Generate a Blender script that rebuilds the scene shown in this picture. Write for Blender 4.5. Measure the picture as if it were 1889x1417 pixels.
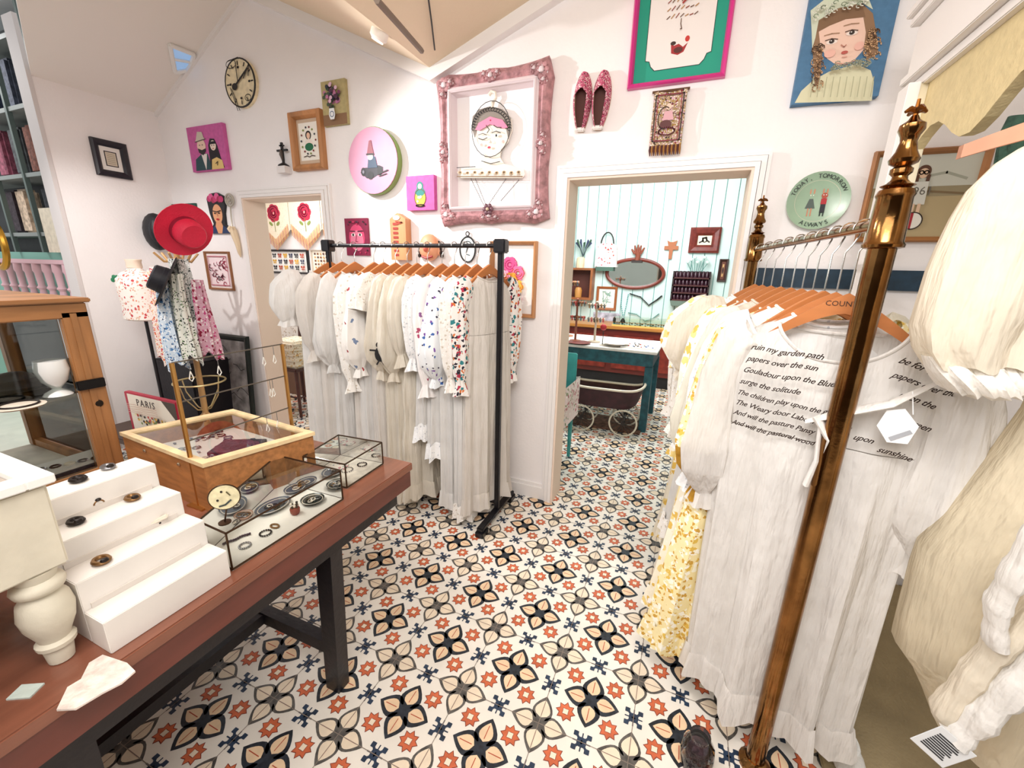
import bpy, bmesh, math, random
from mathutils import Vector, Matrix
PI=math.pi; cos=math.cos; sin=math.sin
SC=bpy.context.scene
for o in list(bpy.data.objects): bpy.data.objects.remove(o)
COL=SC.collection
# ---------------------------------------------------------------- camera
RW=Vector((0.923,0.384,0.024)); 
_f=764.2; _p=.26957; _r=.024753; _y=-.387967; EYE=Vector((0,0,1.503))
_fv=Vector((0,cos(_p),-sin(_p))); _rv=Vector((1,0,0)); _uv=_rv.cross(_fv)
_r2=cos(_r)*_rv+sin(_r)*_uv; _u2=-sin(_r)*_rv+cos(_r)*_uv
def _tw(v):
    U=Vector((cos(_y),sin(_y),0)); W=Vector((-sin(_y),cos(_y),0))
    return Vector((v.dot(U),v.dot(W),v.z))
RW,UW,FW=_tw(_r2),_tw(_u2),_tw(_fv)
cam=bpy.data.cameras.new('camera'); cam.sensor_fit='HORIZONTAL'; cam.sensor_width=36
cam.lens=_f/1889*36; cam.clip_start=.02; cam.clip_end=60
camo=bpy.data.objects.new('camera',cam); COL.objects.link(camo)
M=Matrix((RW,UW,-FW)).transposed().to_4x4(); M.translation=EYE; camo.matrix_world=M
SC.camera=camo
# ---------------------------------------------------------------- view, world, lamps
vs=SC.view_settings; vs.view_transform='Standard'; vs.look='None'; vs.gamma=1; vs.use_curve_mapping=False
vs.exposure=0.13
w=bpy.data.worlds.new('world'); SC.world=w; w.use_nodes=True
w.node_tree.nodes['Background'].inputs[0].default_value=(.98,.985,1,1)
w.node_tree.nodes['Background'].inputs[1].default_value=.62
def lamp(name,kind,loc,energy,size=.1,target=None,color=(1,.975,.955),sizey=None,spot=None):
    l=bpy.data.lights.new(name,kind); l.energy=energy; l.color=color
    if kind=='AREA':
        l.size=size
        if sizey: l.shape='RECTANGLE'; l.size_y=sizey
    elif kind!='SUN': l.shadow_soft_size=size
    if spot: l.spot_size=spot; l.spot_blend=.9
    o=bpy.data.objects.new(name,l); COL.objects.link(o); o.location=loc
    if target is not None:
        o.rotation_euler=(Vector(target)-Vector(loc)).to_track_quat('-Z','Y').to_euler()
    return o
lamp('track_lamp','SPOT',(-2.55,1.58,2.45),120,.02,(-.55,2.42,1.45),spot=1.5)
lamp('track_lamp','SPOT',(-3.3,.9,2.6),70,.03,(-4.0,2.2,1.1),spot=1.15)
lamp('room_fill_light','AREA',(-.35,-.5,2.5),44,2.2,(-.5,1.2,0.5),sizey=1.4)
lamp('room_fill_light','AREA',(.15,.15,2.45),16,.7,(.4,1.3,.9),sizey=.5)  # added light, no fitting seen; brightens the clothes on the brass rack
lamp('room_fill_light','AREA',(-1.9,.35,2.6),20,1.2,(-1.9,.6,0),sizey=.5)
lamp('mint_room_light','AREA',(-.6,4.5,2.6),75,1.4,(-.6,5.9,.6),sizey=1.6,color=(.97,1,1))
lamp('far_left_fill','AREA',(-6.0,1.3,3.2),30,1.0,(-6.0,1.9,1.2))  # added light, no source seen; lifts the dark space beyond the wall end
lamp('side_room_light','AREA',(-3.9,3.1,2.5),22,.8,(-3.9,3.2,0),sizey=.6)
# ---------------------------------------------------------------- pixel -> place
def ray(x,y): return FW+(x-944.5)/_f*RW-(y-708.5)/_f*UW
def at(x,y,ax,val):
    d=ray(x,y); return EYE+d*((val-EYE[ax])/d[ax])
BWY=2.42
# ---------------------------------------------------------------- materials
_mc={}
def srgb(h):
    if isinstance(h,str):
        h=h.lstrip('#'); c=[int(h[i:i+2],16)/255 for i in(0,2,4)]
    else: c=h
    return tuple(x/12.92 if x<=.04045 else((x+.055)/1.055)**2.4 for x in c)+(1,)
def mat(col,rough=.6,metal=0,bump=0,bscale=40,var=0,vscale=8,kind=None,coat=0,emit=0):
    key=(col,rough,metal,bump,bscale,var,vscale,kind,coat,emit)
    if key in _mc: return _mc[key]
    m=bpy.data.materials.new('m_'+str(len(_mc))); m.use_nodes=True; nt=m.node_tree; b=nt.nodes['Principled BSDF']
    c=srgb(col); b.inputs['Base Color'].default_value=c; b.inputs['Roughness'].default_value=rough; b.inputs['Metallic'].default_value=metal
    if coat: b.inputs['Coat Weight'].default_value=coat; b.inputs['Coat Roughness'].default_value=.15
    if emit: b.inputs['Emission Color'].default_value=c; b.inputs['Emission Strength'].default_value=emit
    tc=nt.nodes.new('ShaderNodeTexCoord')
    if var:
        n=nt.nodes.new('ShaderNodeTexNoise'); n.inputs['Scale'].default_value=vscale; n.inputs['Detail'].default_value=6
        mp=nt.nodes.new('ShaderNodeMapping'); nt.links.new(tc.outputs['Object'],mp.inputs[0]); nt.links.new(mp.outputs[0],n.inputs['Vector'])
        if kind=='woodx': mp.inputs['Scale'].default_value=(.12,1,1)
        if kind=='woody': mp.inputs['Scale'].default_value=(1,.12,1)
        if kind=='woodz': mp.inputs['Scale'].default_value=(1,1,.12)
        r=nt.nodes.new('ShaderNodeValToRGB'); nt.links.new(n.outputs['Fac'],r.inputs[0])
        r.color_ramp.elements[0].position=.35; r.color_ramp.elements[1].position=.66
        r.color_ramp.elements[0].color=tuple(max(0,x*(1-var)) for x in c[:3])+(1,)
        r.color_ramp.elements[1].color=tuple(min(1,x*(1+var)) for x in c[:3])+(1,)
        nt.links.new(r.outputs[0],b.inputs['Base Color'])
    if bump:
        n=nt.nodes.new('ShaderNodeTexNoise'); n.inputs['Scale'].default_value=bscale; n.inputs['Detail'].default_value=5
        nt.links.new(tc.outputs['Object'],n.inputs['Vector'])
        bp=nt.nodes.new('ShaderNodeBump'); bp.inputs['Strength'].default_value=bump; bp.inputs['Distance'].default_value=.01
        nt.links.new(n.outputs['Fac'],bp.inputs['Height']); nt.links.new(bp.outputs[0],b.inputs['Normal'])
    _mc[key]=m; return m
def floral(base,cols,scale=30,amount=.5,size=.32,bump=.3):
    """cloth with scattered coloured flowers (voronoi cells thresholded)"""
    key=('fl',base,tuple(cols),scale,amount,size)
    if key in _mc: return _mc[key]
    m=bpy.data.materials.new('m_floral_%d'%len(_mc)); m.use_nodes=True; nt=m.node_tree; b=nt.nodes['Principled BSDF']; b.inputs['Roughness'].default_value=.85
    tc=nt.nodes.new('ShaderNodeTexCoord'); last=None; base_c=srgb(base)
    for i,c in enumerate(cols):
        v=nt.nodes.new('ShaderNodeTexVoronoi'); v.inputs['Scale'].default_value=scale*(1+.23*i)
        mp=nt.nodes.new('ShaderNodeMapping'); mp.inputs['Location'].default_value=(i*1.7,i*.9,i*2.3)
        nz=nt.nodes.new('ShaderNodeTexNoise'); nz.inputs['Scale'].default_value=scale*1.6
        ad=nt.nodes.new('ShaderNodeMixRGB'); ad.blend_type='ADD'; ad.inputs[0].default_value=.9/scale
        nt.links.new(tc.outputs['Object'],mp.inputs[0]); nt.links.new(mp.outputs[0],ad.inputs[1]); nt.links.new(mp.outputs[0],nz.inputs['Vector']); nt.links.new(nz.outputs['Color'],ad.inputs[2])
        nt.links.new(ad.outputs[0],v.inputs['Vector'])
        lt=nt.nodes.new('ShaderNodeMath'); lt.operation='LESS_THAN'; lt.inputs[1].default_value=size
        nt.links.new(v.outputs['Distance'],lt.inputs[0])
        sp=nt.nodes.new('ShaderNodeSeparateColor'); nt.links.new(v.outputs['Color'],sp.inputs[0])
        l2=nt.nodes.new('ShaderNodeMath'); l2.operation='LESS_THAN'; l2.inputs[1].default_value=amount; nt.links.new(sp.outputs[0],l2.inputs[0])
        mu=nt.nodes.new('ShaderNodeMath'); mu.operation='MULTIPLY'; nt.links.new(lt.outputs[0],mu.inputs[0]); nt.links.new(l2.outputs[0],mu.inputs[1])
        mx=nt.nodes.new('ShaderNodeMixRGB'); nt.links.new(mu.outputs[0],mx.inputs[0]); mx.inputs[2].default_value=srgb(c)
        if last: nt.links.new(last.outputs[0],mx.inputs[1])
        else: mx.inputs[1].default_value=base_c
        last=mx
    nt.links.new(last.outputs[0],b.inputs['Base Color'])
    n=nt.nodes.new('ShaderNodeTexNoise'); n.inputs['Scale'].default_value=25; n.inputs['Detail'].default_value=5; nt.links.new(tc.outputs['Object'],n.inputs['Vector'])
    bp=nt.nodes.new('ShaderNodeBump'); bp.inputs['Strength'].default_value=bump; bp.inputs['Distance'].default_value=.01
    nt.links.new(n.outputs['Fac'],bp.inputs['Height']); nt.links.new(bp.outputs[0],b.inputs['Normal'])
    _mc[key]=m; return m
def glass(tint='#fcfffd',refl=1.0):
    key=('glass',tint,refl)
    if key in _mc: return _mc[key]
    m=bpy.data.materials.new('m_glass'); m.use_nodes=True; nt=m.node_tree; nt.nodes.remove(nt.nodes['Principled BSDF'])
    t=nt.nodes.new('ShaderNodeBsdfTransparent'); t.inputs[0].default_value=srgb(tint)
    g=nt.nodes.new('ShaderNodeBsdfGlossy'); g.inputs['Roughness'].default_value=.02
    fr=nt.nodes.new('ShaderNodeFresnel'); fr.inputs[0].default_value=1.45
    ml=nt.nodes.new('ShaderNodeMath'); ml.operation='MULTIPLY'; ml.inputs[1].default_value=refl; ml.use_clamp=True
    mx=nt.nodes.new('ShaderNodeMixShader'); nt.links.new(fr.outputs[0],ml.inputs[0]); nt.links.new(ml.outputs[0],mx.inputs[0]); nt.links.new(t.outputs[0],mx.inputs[1]); nt.links.new(g.outputs[0],mx.inputs[2])
    nt.links.new(mx.outputs[0],nt.nodes['Material Output'].inputs[0]); _mc[key]=m; return m
def drape(nt,b,strength=.55):
    """long vertical creases added over the fine crumple of a fabric"""
    tc=nt.nodes.new('ShaderNodeTexCoord'); mp=nt.nodes.new('ShaderNodeMapping'); mp.inputs['Scale'].default_value=(1,1,.16)
    n=nt.nodes.new('ShaderNodeTexNoise'); n.inputs['Scale'].default_value=34; n.inputs['Detail'].default_value=3
    nt.links.new(tc.outputs['Object'],mp.inputs[0]); nt.links.new(mp.outputs[0],n.inputs['Vector'])
    bp=nt.nodes.new('ShaderNodeBump'); bp.inputs['Strength'].default_value=strength; bp.inputs['Distance'].default_value=.03
    nt.links.new(n.outputs['Fac'],bp.inputs['Height'])
    old=[l.from_socket for l in nt.links if l.to_socket==b.inputs['Normal']]
    if old: nt.links.new(old[0],bp.inputs['Normal'])
    nt.links.new(bp.outputs[0],b.inputs['Normal'])
def cloth(col,sheer=0,bump=.5,bscale=14,var=.04):
    key=('cl',col,sheer,bump,bscale,var)
    if key in _mc: return _mc[key]
    m=mat(col,.9,0,bump,bscale,var,10); m2=m.copy(); nt=m2.node_tree; b=nt.nodes['Principled BSDF']; drape(nt,b)
    tr=nt.nodes.new('ShaderNodeBsdfTranslucent'); tr.inputs[0].default_value=srgb(col)
    mx=nt.nodes.new('ShaderNodeMixShader'); mx.inputs[0].default_value=.3
    nt.links.new(b.outputs[0],mx.inputs[1]); nt.links.new(tr.outputs[0],mx.inputs[2]); out=mx
    if sheer:
        tp=nt.nodes.new('ShaderNodeBsdfTransparent'); m3=nt.nodes.new('ShaderNodeMixShader'); m3.inputs[0].default_value=sheer
        nt.links.new(mx.outputs[0],m3.inputs[1]); nt.links.new(tp.outputs[0],m3.inputs[2]); out=m3
    nt.links.new(out.outputs[0],nt.nodes['Material Output'].inputs[0])
    _mc[key]=m2; return m2
# ---------------------------------------------------------------- mesh builder
class MB:
    def __init__(s): s.v=[];s.f=[];s.m=[];s.mats=[]
    def mi(s,m):
        if m not in s.mats: s.mats.append(m)
        return s.mats.index(m)
    def add(s,vs,fs,m,T=None):
        n=len(s.v); k=s.mi(m)
        for p in vs:
            p=Vector(p); s.v.append(tuple(T@p if T is not None else p))
        for f in fs: s.f.append(tuple(n+i for i in f)); s.m.append(k)
        return s
    def box(s,a,b,m,T=None,bev=0):
        x0,y0,z0=[min(a[i],b[i]) for i in range(3)]; x1,y1,z1=[max(a[i],b[i]) for i in range(3)]
        if bev<=0:
            vs=[(x,y,z) for z in(z0,z1) for y in(y0,y1) for x in(x0,x1)]
            return s.add(vs,[(0,2,3,1),(4,5,7,6),(0,1,5,4),(2,6,7,3),(0,4,6,2),(1,3,7,5)],m,T)
        bm=bmesh.new(); bmesh.ops.create_cube(bm,size=1)
        for v in bm.verts: v.co=Vector(((x0+x1)/2+v.co.x*(x1-x0),(y0+y1)/2+v.co.y*(y1-y0),(z0+z1)/2+v.co.z*(z1-z0)))
        bmesh.ops.bevel(bm,geom=bm.edges[:],offset=bev,segments=2,affect='EDGES'); bm.verts.index_update()
        s.add([v.co for v in bm.verts],[[v.index for v in f.verts] for f in bm.faces],m,T); bm.free(); return s
    def prism(s,pts,d0,d1,m,plane='xz',T=None):
        """2D outline extruded between d0 and d1 on the third axis"""
        n=len(pts)
        def P(p,d):
            if plane=='xz': return (p[0],d,p[1])
            if plane=='yz': return (d,p[0],p[1])
            return (p[0],p[1],d)
        vs=[P(p,d0) for p in pts]+[P(p,d1) for p in pts]
        fs=[tuple(range(n)),tuple(range(2*n-1,n-1,-1))]+[(i,i+n,(i+1)%n+n,(i+1)%n) for i in range(n)]
        return s.add(vs,fs,m,T)
    def tube(s,pts,r,m,n=8,T=None,cap=True,sq=1):
        pts=[Vector(p) for p in pts]; rs=r if isinstance(r,(list,tuple)) else [r]*len(pts)
        vs=[];fs=[]; ref=None
        for i,p in enumerate(pts):
            if i==0: d=pts[1]-p
            elif i==len(pts)-1: d=p-pts[i-1]
            else: d=pts[i+1]-pts[i-1]
            if d.length<1e-9: d=Vector((0,0,1))
            d.normalize()
            if ref is None: ref=Vector((0,0,1)) if abs(d.z)<.9 else Vector((1,0,0))
            a=d.cross(ref)
            if a.length<1e-4: a=d.orthogonal()
            a.normalize(); b=d.cross(a); ref=-b if (-b).length else ref
            ref=a.cross(d)*1.0
            for k in range(n):
                t=2*PI*k/n; vs.append(p+a*cos(t)*rs[i]+b*sin(t)*rs[i]*sq)
        for i in range(len(pts)-1):
            for k in range(n): fs.append((i*n+k,i*n+(k+1)%n,(i+1)*n+(k+1)%n,(i+1)*n+k))
        if cap: fs.append(tuple(range(n-1,-1,-1))); fs.append(tuple((len(pts)-1)*n+k for k in range(n)))
        return s.add(vs,fs,m,T)
    def lathe(s,prof,m,c=(0,0,0),n=20,T=None,ax='z'):
        vs=[];fs=[]
        for r,z in prof:
            for k in range(n):
                t=2*PI*k/n; p=(r*cos(t),r*sin(t),z)
                if ax=='y': p=(p[0],z,p[1])
                if ax=='x': p=(z,p[0],p[1])
                vs.append((c[0]+p[0],c[1]+p[1],c[2]+p[2]))
        for i in range(len(prof)-1):
            for k in range(n): fs.append((i*n+k,i*n+(k+1)%n,(i+1)*n+(k+1)%n,(i+1)*n+k))
        fs.append(tuple(range(n-1,-1,-1))); fs.append(tuple((len(prof)-1)*n+k for k in range(n)))
        return s.add(vs,fs,m,T)
    def ell(s,c,r,m,n=12,T=None):
        if not isinstance(r,(tuple,list)): r=(r,r,r)
        k=n//2; vs=[];fs=[]
        for i in range(1,k):
            p=PI*i/k
            for j in range(n):
                t=2*PI*j/n; vs.append((c[0]+r[0]*sin(p)*cos(t),c[1]+r[1]*sin(p)*sin(t),c[2]+r[2]*cos(p)))
        a=len(vs); vs+= [(c[0],c[1],c[2]+r[2]),(c[0],c[1],c[2]-r[2])]
        for i in range(k-2):
            for j in range(n): fs.append((i*n+j,i*n+(j+1)%n,(i+1)*n+(j+1)%n,(i+1)*n+j)[::-1])
        for j in range(n): fs.append((a,j,(j+1)%n)); fs.append((a+1,(k-2)*n+(j+1)%n,(k-2)*n+j))
        return s.add(vs,fs,m,T)
    def torus(s,c,R,r,m,ax='z',n=24,k=8,T=None,ry=None):
        pts=[]; ry=ry or R
        vs=[];fs=[]
        for i in range(n):
            t=2*PI*i/n
            for j in range(k):
                q=2*PI*j/k; x=(R+r*cos(q))*cos(t); y=(ry+r*cos(q))*sin(t); z=r*sin(q)
                p={'z':(x,y,z),'y':(x,z,y),'x':(z,x,y)}[ax]; vs.append((c[0]+p[0],c[1]+p[1],c[2]+p[2]))
        for i in range(n):
            for j in range(k): fs.append((i*k+j,((i+1)%n)*k+j,((i+1)%n)*k+(j+1)%k,i*k+(j+1)%k))
        return s.add(vs,fs,m,T)
    def loft(s,rings,m,cap0=False,cap1=False,closed=True,T=None):
        n=len(rings[0]); vs=[p for r in rings for p in r]; fs=[]
        for i in range(len(rings)-1):
            for k in range(n if closed else n-1): fs.append((i*n+k,i*n+(k+1)%n,(i+1)*n+(k+1)%n,(i+1)*n+k))
        if cap0: fs.append(tuple(range(n-1,-1,-1)))
        if cap1: fs.append(tuple((len(rings)-1)*n+k for k in range(n)))
        return s.add(vs,fs,m,T)
    def poly(s,pts,m,T=None): return s.add(pts,[tuple(range(len(pts)))],m,T)
    def build(s,name,parent=None,smooth=False,fix=False):
        me=bpy.data.meshes.new(name); me.from_pydata(s.v,[],s.f)
        for m in s.mats: me.materials.append(m)
        me.polygons.foreach_set('material_index',s.m)
        if fix:
            bm=bmesh.new(); bm.from_mesh(me); bmesh.ops.recalc_face_normals(bm,faces=bm.faces); bm.to_mesh(me); bm.free()
        if smooth:
            me.polygons.foreach_set('use_smooth',[True]*len(me.polygons))
            try: me.set_sharp_from_angle(angle=math.radians(smooth if smooth is not True else 40))
            except Exception: pass
        me.update(); o=bpy.data.objects.new(name,me); COL.objects.link(o)
        if parent is not None: o.parent=parent
        return o
def tag(o,label,cat,group=None):
    o['label']=label; o['category']=cat
    if group: o['group']=group
    return o
def thing(name,label,cat,loc=(0,0,0),rz=0,group=None):
    o=bpy.data.objects.new(name,None); COL.objects.link(o); o.location=loc; o.rotation_euler=(0,0,rz); o.empty_display_size=.05
    return tag(o,label,cat,group)
def struct(o): o['kind']='structure'; return o
def copy_tree(o,parent=None):
    c=o.copy(); COL.objects.link(c)
    if parent is not None: c.parent=parent
    for ch in [x for x in bpy.data.objects if x.parent==o]: copy_tree(ch,c)
    return c
def text(mb,s,size,m,T,shear=0,align='CENTER',depth=.0005,mapf=None,space=1):
    cu=bpy.data.curves.new('t','FONT'); cu.body=s; cu.size=size; cu.shear=shear; cu.align_x=align; cu.align_y='CENTER'; cu.resolution_u=2; cu.space_character=space
    if not mapf: cu.extrude=depth
    else: cu.offset=.00035
    o=bpy.data.objects.new('t',cu); COL.objects.link(o); bpy.context.view_layer.update()
    me=o.evaluated_get(bpy.context.evaluated_depsgraph_get()).to_mesh()
    vs=[v.co.copy() for v in me.vertices]
    if mapf: vs=[mapf(v) for v in vs]
    mb.add(vs,[tuple(p.vertices) for p in me.polygons],m,T)
    bpy.data.objects.remove(o); bpy.data.curves.remove(cu)
# flat art in local XZ plane, facing -Y; every shape a hair in front of the last
class Art:
    def __init__(s,T=None,y0=0,step=.00035): s.b=MB(); s.y=y0; s.st=step; s.T=T
    def poly(s,pts,c,rough=.6):
        s.y-=s.st; n=len(pts)
        a=sum(pts[i][0]*pts[(i+1)%n][1]-pts[(i+1)%n][0]*pts[i][1] for i in range(n))
        if a<0: pts=pts[::-1]
        s.b.add([(p[0],s.y,p[1]) for p in pts],[tuple(range(n))],mat(c,rough) if not isinstance(c,bpy.types.Material) else c,s.T); return s
    def ell(s,x,z,rx,rz,c,n=20,rot=0):
        return s.poly([(x+rx*cos(t)*cos(rot)-rz*sin(t)*sin(rot),z+rx*cos(t)*sin(rot)+rz*sin(t)*cos(rot)) for t in [2*PI*i/n for i in range(n)]],c)
    def rect(s,x0,z0,x1,z1,c): return s.poly([(x0,z0),(x1,z0),(x1,z1),(x0,z1)],c)
    def line(s,pts,w,c):
        s.y-=s.st
        for (a,b) in zip(pts,pts[1:]):
            d=Vector((b[0]-a[0],b[1]-a[1])); 
            if d.length<1e-7: continue
            d.normalize(); n=Vector((-d.y,d.x))*w/2; e=d*w*.3
            q=[(a[0]-e.x-n.x,a[1]-e.y-n.y),(b[0]+e.x-n.x,b[1]+e.y-n.y),(b[0]+e.x+n.x,b[1]+e.y+n.y),(a[0]-e.x+n.x,a[1]-e.y+n.y)]
            s.b.add([(p[0],s.y,p[1]) for p in q],[(0,1,2,3)],mat(c),s.T)
        return s
    def ring(s,x,z,rx,rz,w,c,a0=0,a1=2*PI,n=24): return s.line([(x+rx*cos(a0+(a1-a0)*i/n),z+rz*sin(a0+(a1-a0)*i/n)) for i in range(n+1)],w,c)
    def star(s,x,z,R,r,n,c,rot=0): return s.poly([(x+(R if i%2==0 else r)*cos(rot+PI*i/n),z+(R if i%2==0 else r)*sin(rot+PI*i/n)) for i in range(2*n)],c)
    def rose(s,x,z,r,c='#c22a4a',d='#7d1230'):
        for k in range(7): s.ell(x+r*.55*cos(k*.9),z+r*.55*sin(k*.9),r*.5,r*.45,c,10)
        for k,q in enumerate((.75,.5,.28)): s.ring(x,z,r*q,r*q,r*.12,d,k*1.3,k*1.3+4.6,10)
        return s
    def build(s,name,parent): return s.b.build(name,parent)
# ================================================================ the setting
WHITE=mat('#f7f2f1',.75,bump=.12,bscale=60,var=.02,vscale=3)
TRIM=mat('#f4f0ee',.45); REVEAL=mat('#efd9c8',.6); CEIL=mat('#ecdabf',.8,bump=.1,bscale=50); CEILW=mat('#f5efe9',.8)  # REVEAL: warm light on the jambs is put into its peach colour
# --- tiled floor: cement tiles with inlaid pattern, one mesh
def make_floor():
    b=MB(); P=.2995; ox,oy=-1.04,1.18
    base=mat('#f4ede2',.45,var=.06,vscale=5); b.box((-8.6,-2.2,-.05),(2.8,6.6,0),base)
    dark=mat('#242a33',.5,var=.5,vscale=50); peach=mat('#efd0ab',.5,var=.08,vscale=20); cpale=mat('#f1dfc6',.5,var=.06,vscale=20); vein=mat('#b5472c',.6)
    pale=mat('#5a5652',.55,var=.4,vscale=40); blue=mat('#27384f',.5,var=.3,vscale=25); star=mat('#d06a44',.55,var=.15,vscale=20); sedge=mat('#7a2a1e',.6); cream=mat('#f6e6cf',.5); grout=mat('#8d7f74',.8)
    def petal(r0,r1,w,z,ang,cx,cy,m,n=7):
        pts=[]
        for i in range(n+1):
            t=i/n; pts.append((r0+(r1-r0)*t, w*(math.sin(PI*min(1,t*1.0)**.72))**.9 if 0<t<1 else 0))
        out=[(x,y) for x,y in pts]+[(x,-y) for x,y in pts[-2:0:-1]]
        c,s_=cos(ang),sin(ang)
        b.poly([(cx+x*c-y*s_,cy+x*s_+y*c,z) for x,y in out],m)
    def st(cx,cy,R,r,n,z,m,rot=0):
        b.poly([(cx+(R if i%2==0 else r)*cos(rot+PI*i/n),cy+(R if i%2==0 else r)*sin(rot+PI*i/n),z) for i in range(2*n)],m)
    def seg(x0,y0,x1,y1,w,z,m):
        d=Vector((x1-x0,y1-y0)).normalized(); nx,ny=-d.y*w/2,d.x*w/2
        b.poly([(x0-nx,y0-ny,z),(x1-nx,y1-ny,z),(x1+nx,y1+ny,z),(x0+nx,y0+ny,z)],m)
    def seen(x,y):
        if y<2.55: return -2.7<x<1.1 and y>.2 or (-4.3<x<=-2.7 and y>1.2)
        return (-2.3<x<.75) or (-5.4<x<-2.3 and y<4.0)
    for i in range(-16,8):
        for j in range(-4,18):
            cx,cy=ox+i*P,oy+j*P
            if not seen(cx,cy): continue
            fine=cy<3.2
            # dark flower and pale flower
            for (fx,fy,oc,wd,mid) in((cx,cy,dark,.135,dark),(cx+P/2,cy+P/2,pale,.12,pale)):
                for k in range(4):
                    a=k*PI/2
                    petal(.02*P,.335*P,wd*P,.0006,a,fx,fy,oc)
                    petal(.07*P,.285*P,wd*P*(.6 if oc is dark else .76),.0009,a,fx,fy,peach if oc is dark else cpale)
                    if fine: seg(fx+.1*P*cos(a),fy+.1*P*sin(a),fx+.25*P*cos(a),fy+.25*P*sin(a),.009*P,.0012,vein)
                st(fx,fy,.075*P,.06*P,4,.0012,mid,PI/4)
            # little crosses
            for (fx,fy) in((cx+P/2,cy),(cx,cy+P/2)):
                st(fx,fy,.07*P,.055*P,4,.0006,blue,PI/4)
                for k in range(4):
                    a=PI/4+k*PI/2; kx,ky=fx+.105*P*cos(a),fy+.105*P*sin(a)
                    seg(fx,fy,kx,ky,.028*P,.0007,blue); st(kx,ky,.038*P,.028*P,4,.0009,blue,PI/4)
                    if fine: seg(fx,fy,fx+.1*P*cos(a+PI/4),fy+.1*P*sin(a+PI/4),.014*P,.0007,blue)
            # eight-pointed stars
            for sx in(-.25,.25):
                for sy in(-.25,.25):
                    fx,fy=cx+sx*P,cy+sy*P
                    st(fx,fy,.12*P,.08*P,8,.0006,sedge); st(fx,fy,.108*P,.071*P,8,.0009,star)
                    st(fx,fy,.05*P,.034*P,4,.0012,sedge,PI/4) if fine else None
                    st(fx,fy,.044*P,.029*P,4,.0015,cream,PI/4)
            x0,y0=cx+P/2,cy+P/2
            seg(x0,y0-P,x0,y0,.0022,.0014,grout); seg(x0-P,y0,x0,y0,.0022,.0014,grout)
    o=b.build('floor'); struct(o)
make_floor()
# --- back wall with two doorways
b=MB(); Y0,Y1=BWY,BWY+.15
RT=[(-4.17,2.66),(-2.98,3.28),(-1.53,2.61),(-.1,3.11),(1.3,2.62),(2.6,2.62)]
def roof(x):
    for (a,b_) in zip(RT,RT[1:]):
        if a[0]<=x<=b_[0]: return a[1]+(b_[1]-a[1])*(x-a[0])/(b_[0]-a[0])
    return 2.62
def wallpiece(x0,x1,z0):
    pts=[(x0,z0),(x1,z0),(x1,roof(x1))]+[p for p in reversed(RT) if x0<p[0]<x1]+[(x0,roof(x0))]
    b.prism(pts,Y0,Y1,WHITE)
DL=(-3.27,-2.45,1.985); DR=(-.68,.215,1.99)
wallpiece(-4.17,DL[0],0); wallpiece(DL[0],DL[1],DL[2]); wallpiece(DL[1],DR[0],0); wallpiece(DR[0],DR[1],DR[2]); wallpiece(DR[1],2.6,0)
struct(b.build('wall_back',fix=True))
for n,(x0,x1,zt) in enumerate((DL,DR)):
    b=MB()
    m=TRIM
    for (ow,iw,y) in((.064,.05,.022),(.047,.024,.03),(.021,0,.037)):   # stepped casing with shadow gaps
        b.box((x0-ow,Y0-y,0),(x0-iw,Y0-.0005,zt+iw),m); b.box((x1+iw,Y0-y,0),(x1+ow,Y0-.0005,zt+iw),m); b.box((x0-ow,Y0-y,zt+iw),(x1+ow,Y0-.0005,zt+ow),m)
    b.box((x0+.0005,Y0-.03,0),(x0+.012,Y1+.01,zt-.012),REVEAL); b.box((x1-.012,Y0-.03,0),(x1-.0005,Y1+.01,zt-.012),REVEAL); b.box((x0+.0005,Y0-.03,zt-.012),(x1-.0005,Y1+.01,zt-.0005),REVEAL)
    struct(b.build('trim_%d'%(n+1)))
b=MB()
def base(x0,x1,y,t=.02,h=.11):
    b.box((x0,y-t,0),(x1,y,h-.025),TRIM); b.box((x0,y-t*.6,h-.025),(x1,y,h),TRIM)
base(-4.17,DL[0]-.063,Y0); base(DL[1]+.063,DR[0]-.063,Y0); base(DR[1]+.063,2.6,Y0); struct(b.build('baseboard_back'))
# trim along the zigzag roofline
b=MB()
for (p,q) in((RT[1],RT[2]),(RT[2],RT[3])):
    dz=.065
    b.prism([p,q,(q[0],q[1]-dz),(p[0],p[1]-dz)],Y0-.05,Y0,TRIM)
struct(b.build('trim_3',fix=True))
b=MB(); p,q=RT[0],RT[1]; b.prism([p,q,(q[0],q[1]-.03),(p[0],p[1]-.03)],Y0-.02,Y0,TRIM); struct(b.build('trim_4',fix=True))
# left wall stub
b=MB(); b.box((-4.29,1.7,0),(-4.17,BWY+.15,2.66),WHITE); struct(b.build('wall_left'))
b=MB(); b.box((-4.30,1.675,0),(-4.165,1.7,3.0),mat('#d9d2d0',.6)); struct(b.build('trim_5'))
b=MB(); b.box((-4.17,1.7,0),(-4.155,BWY,.1),TRIM); struct(b.build('baseboard_left'))
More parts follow.
